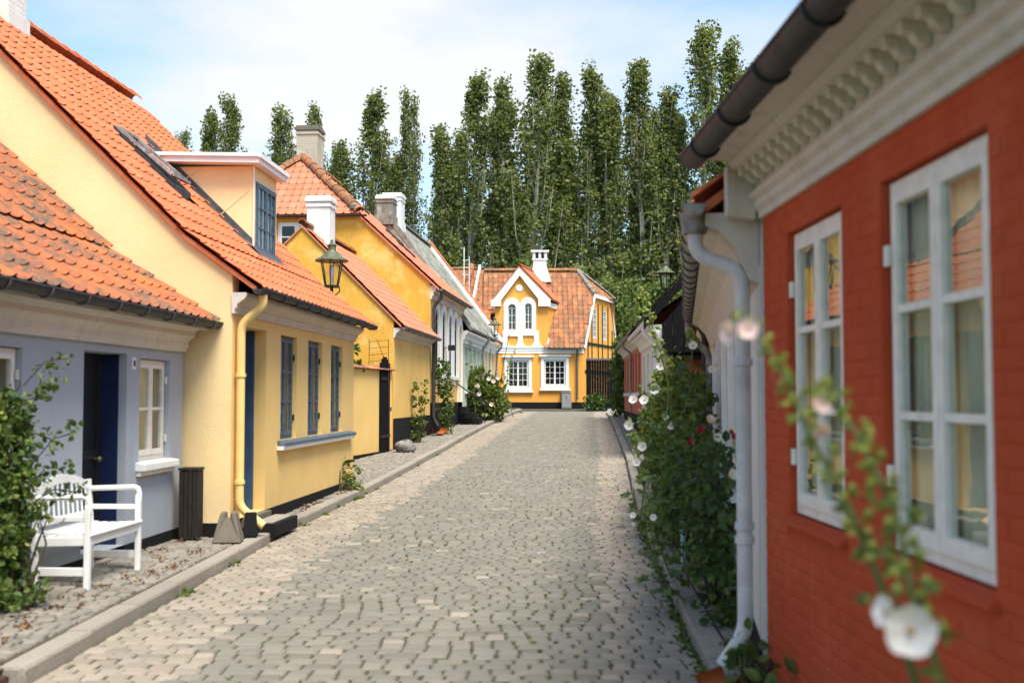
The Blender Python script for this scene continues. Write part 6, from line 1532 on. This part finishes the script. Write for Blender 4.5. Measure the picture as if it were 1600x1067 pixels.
hollyhock('far spindly hollyhock with pink blooms in front of the pale green house', [(-1.35, 42.6, g(42)), at(741, 600, 42.6), at(735, 550, 42.6), at(733, 520, 42.6)], [HF(738, 567, 42.5, .09, 'petal_pink'), HF(736, 552, 42.5, .08, 'petal_pink')], 71, .2, 5, .035, nb=8, group='hollyhocks on the left', r0=.02)
hollyhock('far bare hollyhock stalk standing before the left window of the orange house', [(.05, 46, g(46)), at(790, 610, 46), at(795, 570, 46), at(806, 545, 46)], [], 72, .2, 5, .04, nb=16, budfrom=.3, group='hollyhocks on the left', r0=.02)
o = (-2.72, 18.75, .06)
shrub('corner_plant', 'small wall plant at the far corner of the yellow house with dormer', 'plant', o, [(-.02, .3, .28, .09, .12, .2), (.08, .1, .08, .1, .15, .08)], .10, 'yellow_leaf', 14, 64, 4)
o = at(556, 545, 24.0); o = (o.x-.1, 25.2, .2)
shrub('garden_shrub', 'garden shrub just showing over the coping of the yellow garden wall', 'shrub', (-3.75, 25.6, .2), [(0, .5, 2.2, .35, .3, .45), (-.3, .4, 1.4, .5, .3, .7)], .10, 'rose_leaf', 14, 65, 4)
shrub('ivy', 'ivy climbing the far corner of the salmon house beside the board fence', 'climber', (4.35, 46.4, g(46)), [(0, 0, .8, .22, .3, .8), (.02, 0, 2.0, .24, .3, .7), (.1, .1, 2.9, .25, .3, .4)], .14, 'rose_leaf', 20, 66, 4, cl=.12)
shrub('bush', 'low dark bush in front of the black board fence', 'shrub', (4.05, 56.2, 1.0), [(0, 0, .35, .45, .3, .4), (.3, .1, .3, .35, .3, .35)], .14, 'dark_leaf', 20, 67, 4, cl=.1)
# ground cover: moss and weeds in the joints, litter under the bench
def tufts(name, pts, size, mat, spread, per, seed=1, zf=None):
    r = np.random.default_rng(seed); P = []
    for (x, y, z) in pts:
        n = r.integers(per//2, per*2); q = r.normal(size=(n, 3))*np.array([spread, spread, spread*.25]); q[:, 2] = np.abs(q[:, 2]); P.append(q+np.array([x, y, z]))
    o = leaves(name, np.concatenate(P), size, mat, None, up=.5, seed=seed); o['kind'] = 'stuff'; return o
pts = []
for i in range(620):
    Y = 5.5+R.random()**1.5*20; x = R.uniform(kl(Y)+.7, kr(Y)-.3)
    if math.sin(x*3.1+1)+math.sin(Y*.9)+R.uniform(-1, 1.2) > .1: pts.append((x, Y, rdz(Y)-.006))
pts = [(x, y+R.uniform(-.05, .05), z) for (x, y, z) in gaps if 5.5 < y < 24 and kl(y)+.6 < x < kr(y)-.15 and R.random() < .10+.5*max(0, math.sin(x*2.3+1)*math.sin(y*.8+.5))]
tufts('moss_in_joints', pts, .015, 'yellow_leaf', .010, 8, 2)
pts = [(kr(Y)-.03+R.gauss(0, .02), Y, rdz(Y)) for Y in [6.3+.11*i+R.uniform(-.05, .05) for i in range(110)]]
tufts('kerb_weeds', pts, .035, 'rose_leaf', .03, 9, 3)
pts = [(kl(Y)+.03+R.gauss(0, .015), Y, rdz(Y)) for Y in [9.9, 10.0, 11.6, 11.7, 11.8, 13.1, 14.2, 15.0, 16.2, 17.2, 18.3, 18.4, 18.5, 18.6, 19.2, 20.1, 22.5, 24.8, 28]]
tufts('kerb_weeds', pts, .045, 'yellow_leaf', .035, 12, 4)
pts = [(R.uniform(-3.7, -3.1), 6.75+R.uniform(-.1, .1), .0) for _ in range(5)]+[(-3.2+R.gauss(0, .03), 6.36, -.02) for _ in range(6)]
tufts('corner_weeds', pts, .04, 'rose_leaf', .03, 10, 5)
pts = [(R.uniform(wallL(Y)+.1, kl(Y)-.22), Y, swz(-3.4, Y)+.004) for Y in [7.3+R.random()**1.2*4.6 for _ in range(46)]]
tufts('fallen_leaves', pts, .026, 'dead_leaf', .028, 9, 6)
pts = [(R.uniform(wallL(Y)+.03, wallL(Y)+.25), Y, swz(wallL(Y), Y)+.005) for Y in [11.2+R.random()*10 for _ in range(30)]]
tufts('fallen_leaves', pts, .03, 'dead_leaf', .03, 9, 7)
pts = [(R.uniform(kr(Y)+.2, wallR(Y)-.03), Y, .004) for Y in [5.5+R.random()*9 for _ in range(60)]]
tufts('ground_cover', pts, .04, 'rose_leaf', .04, 10, 8)
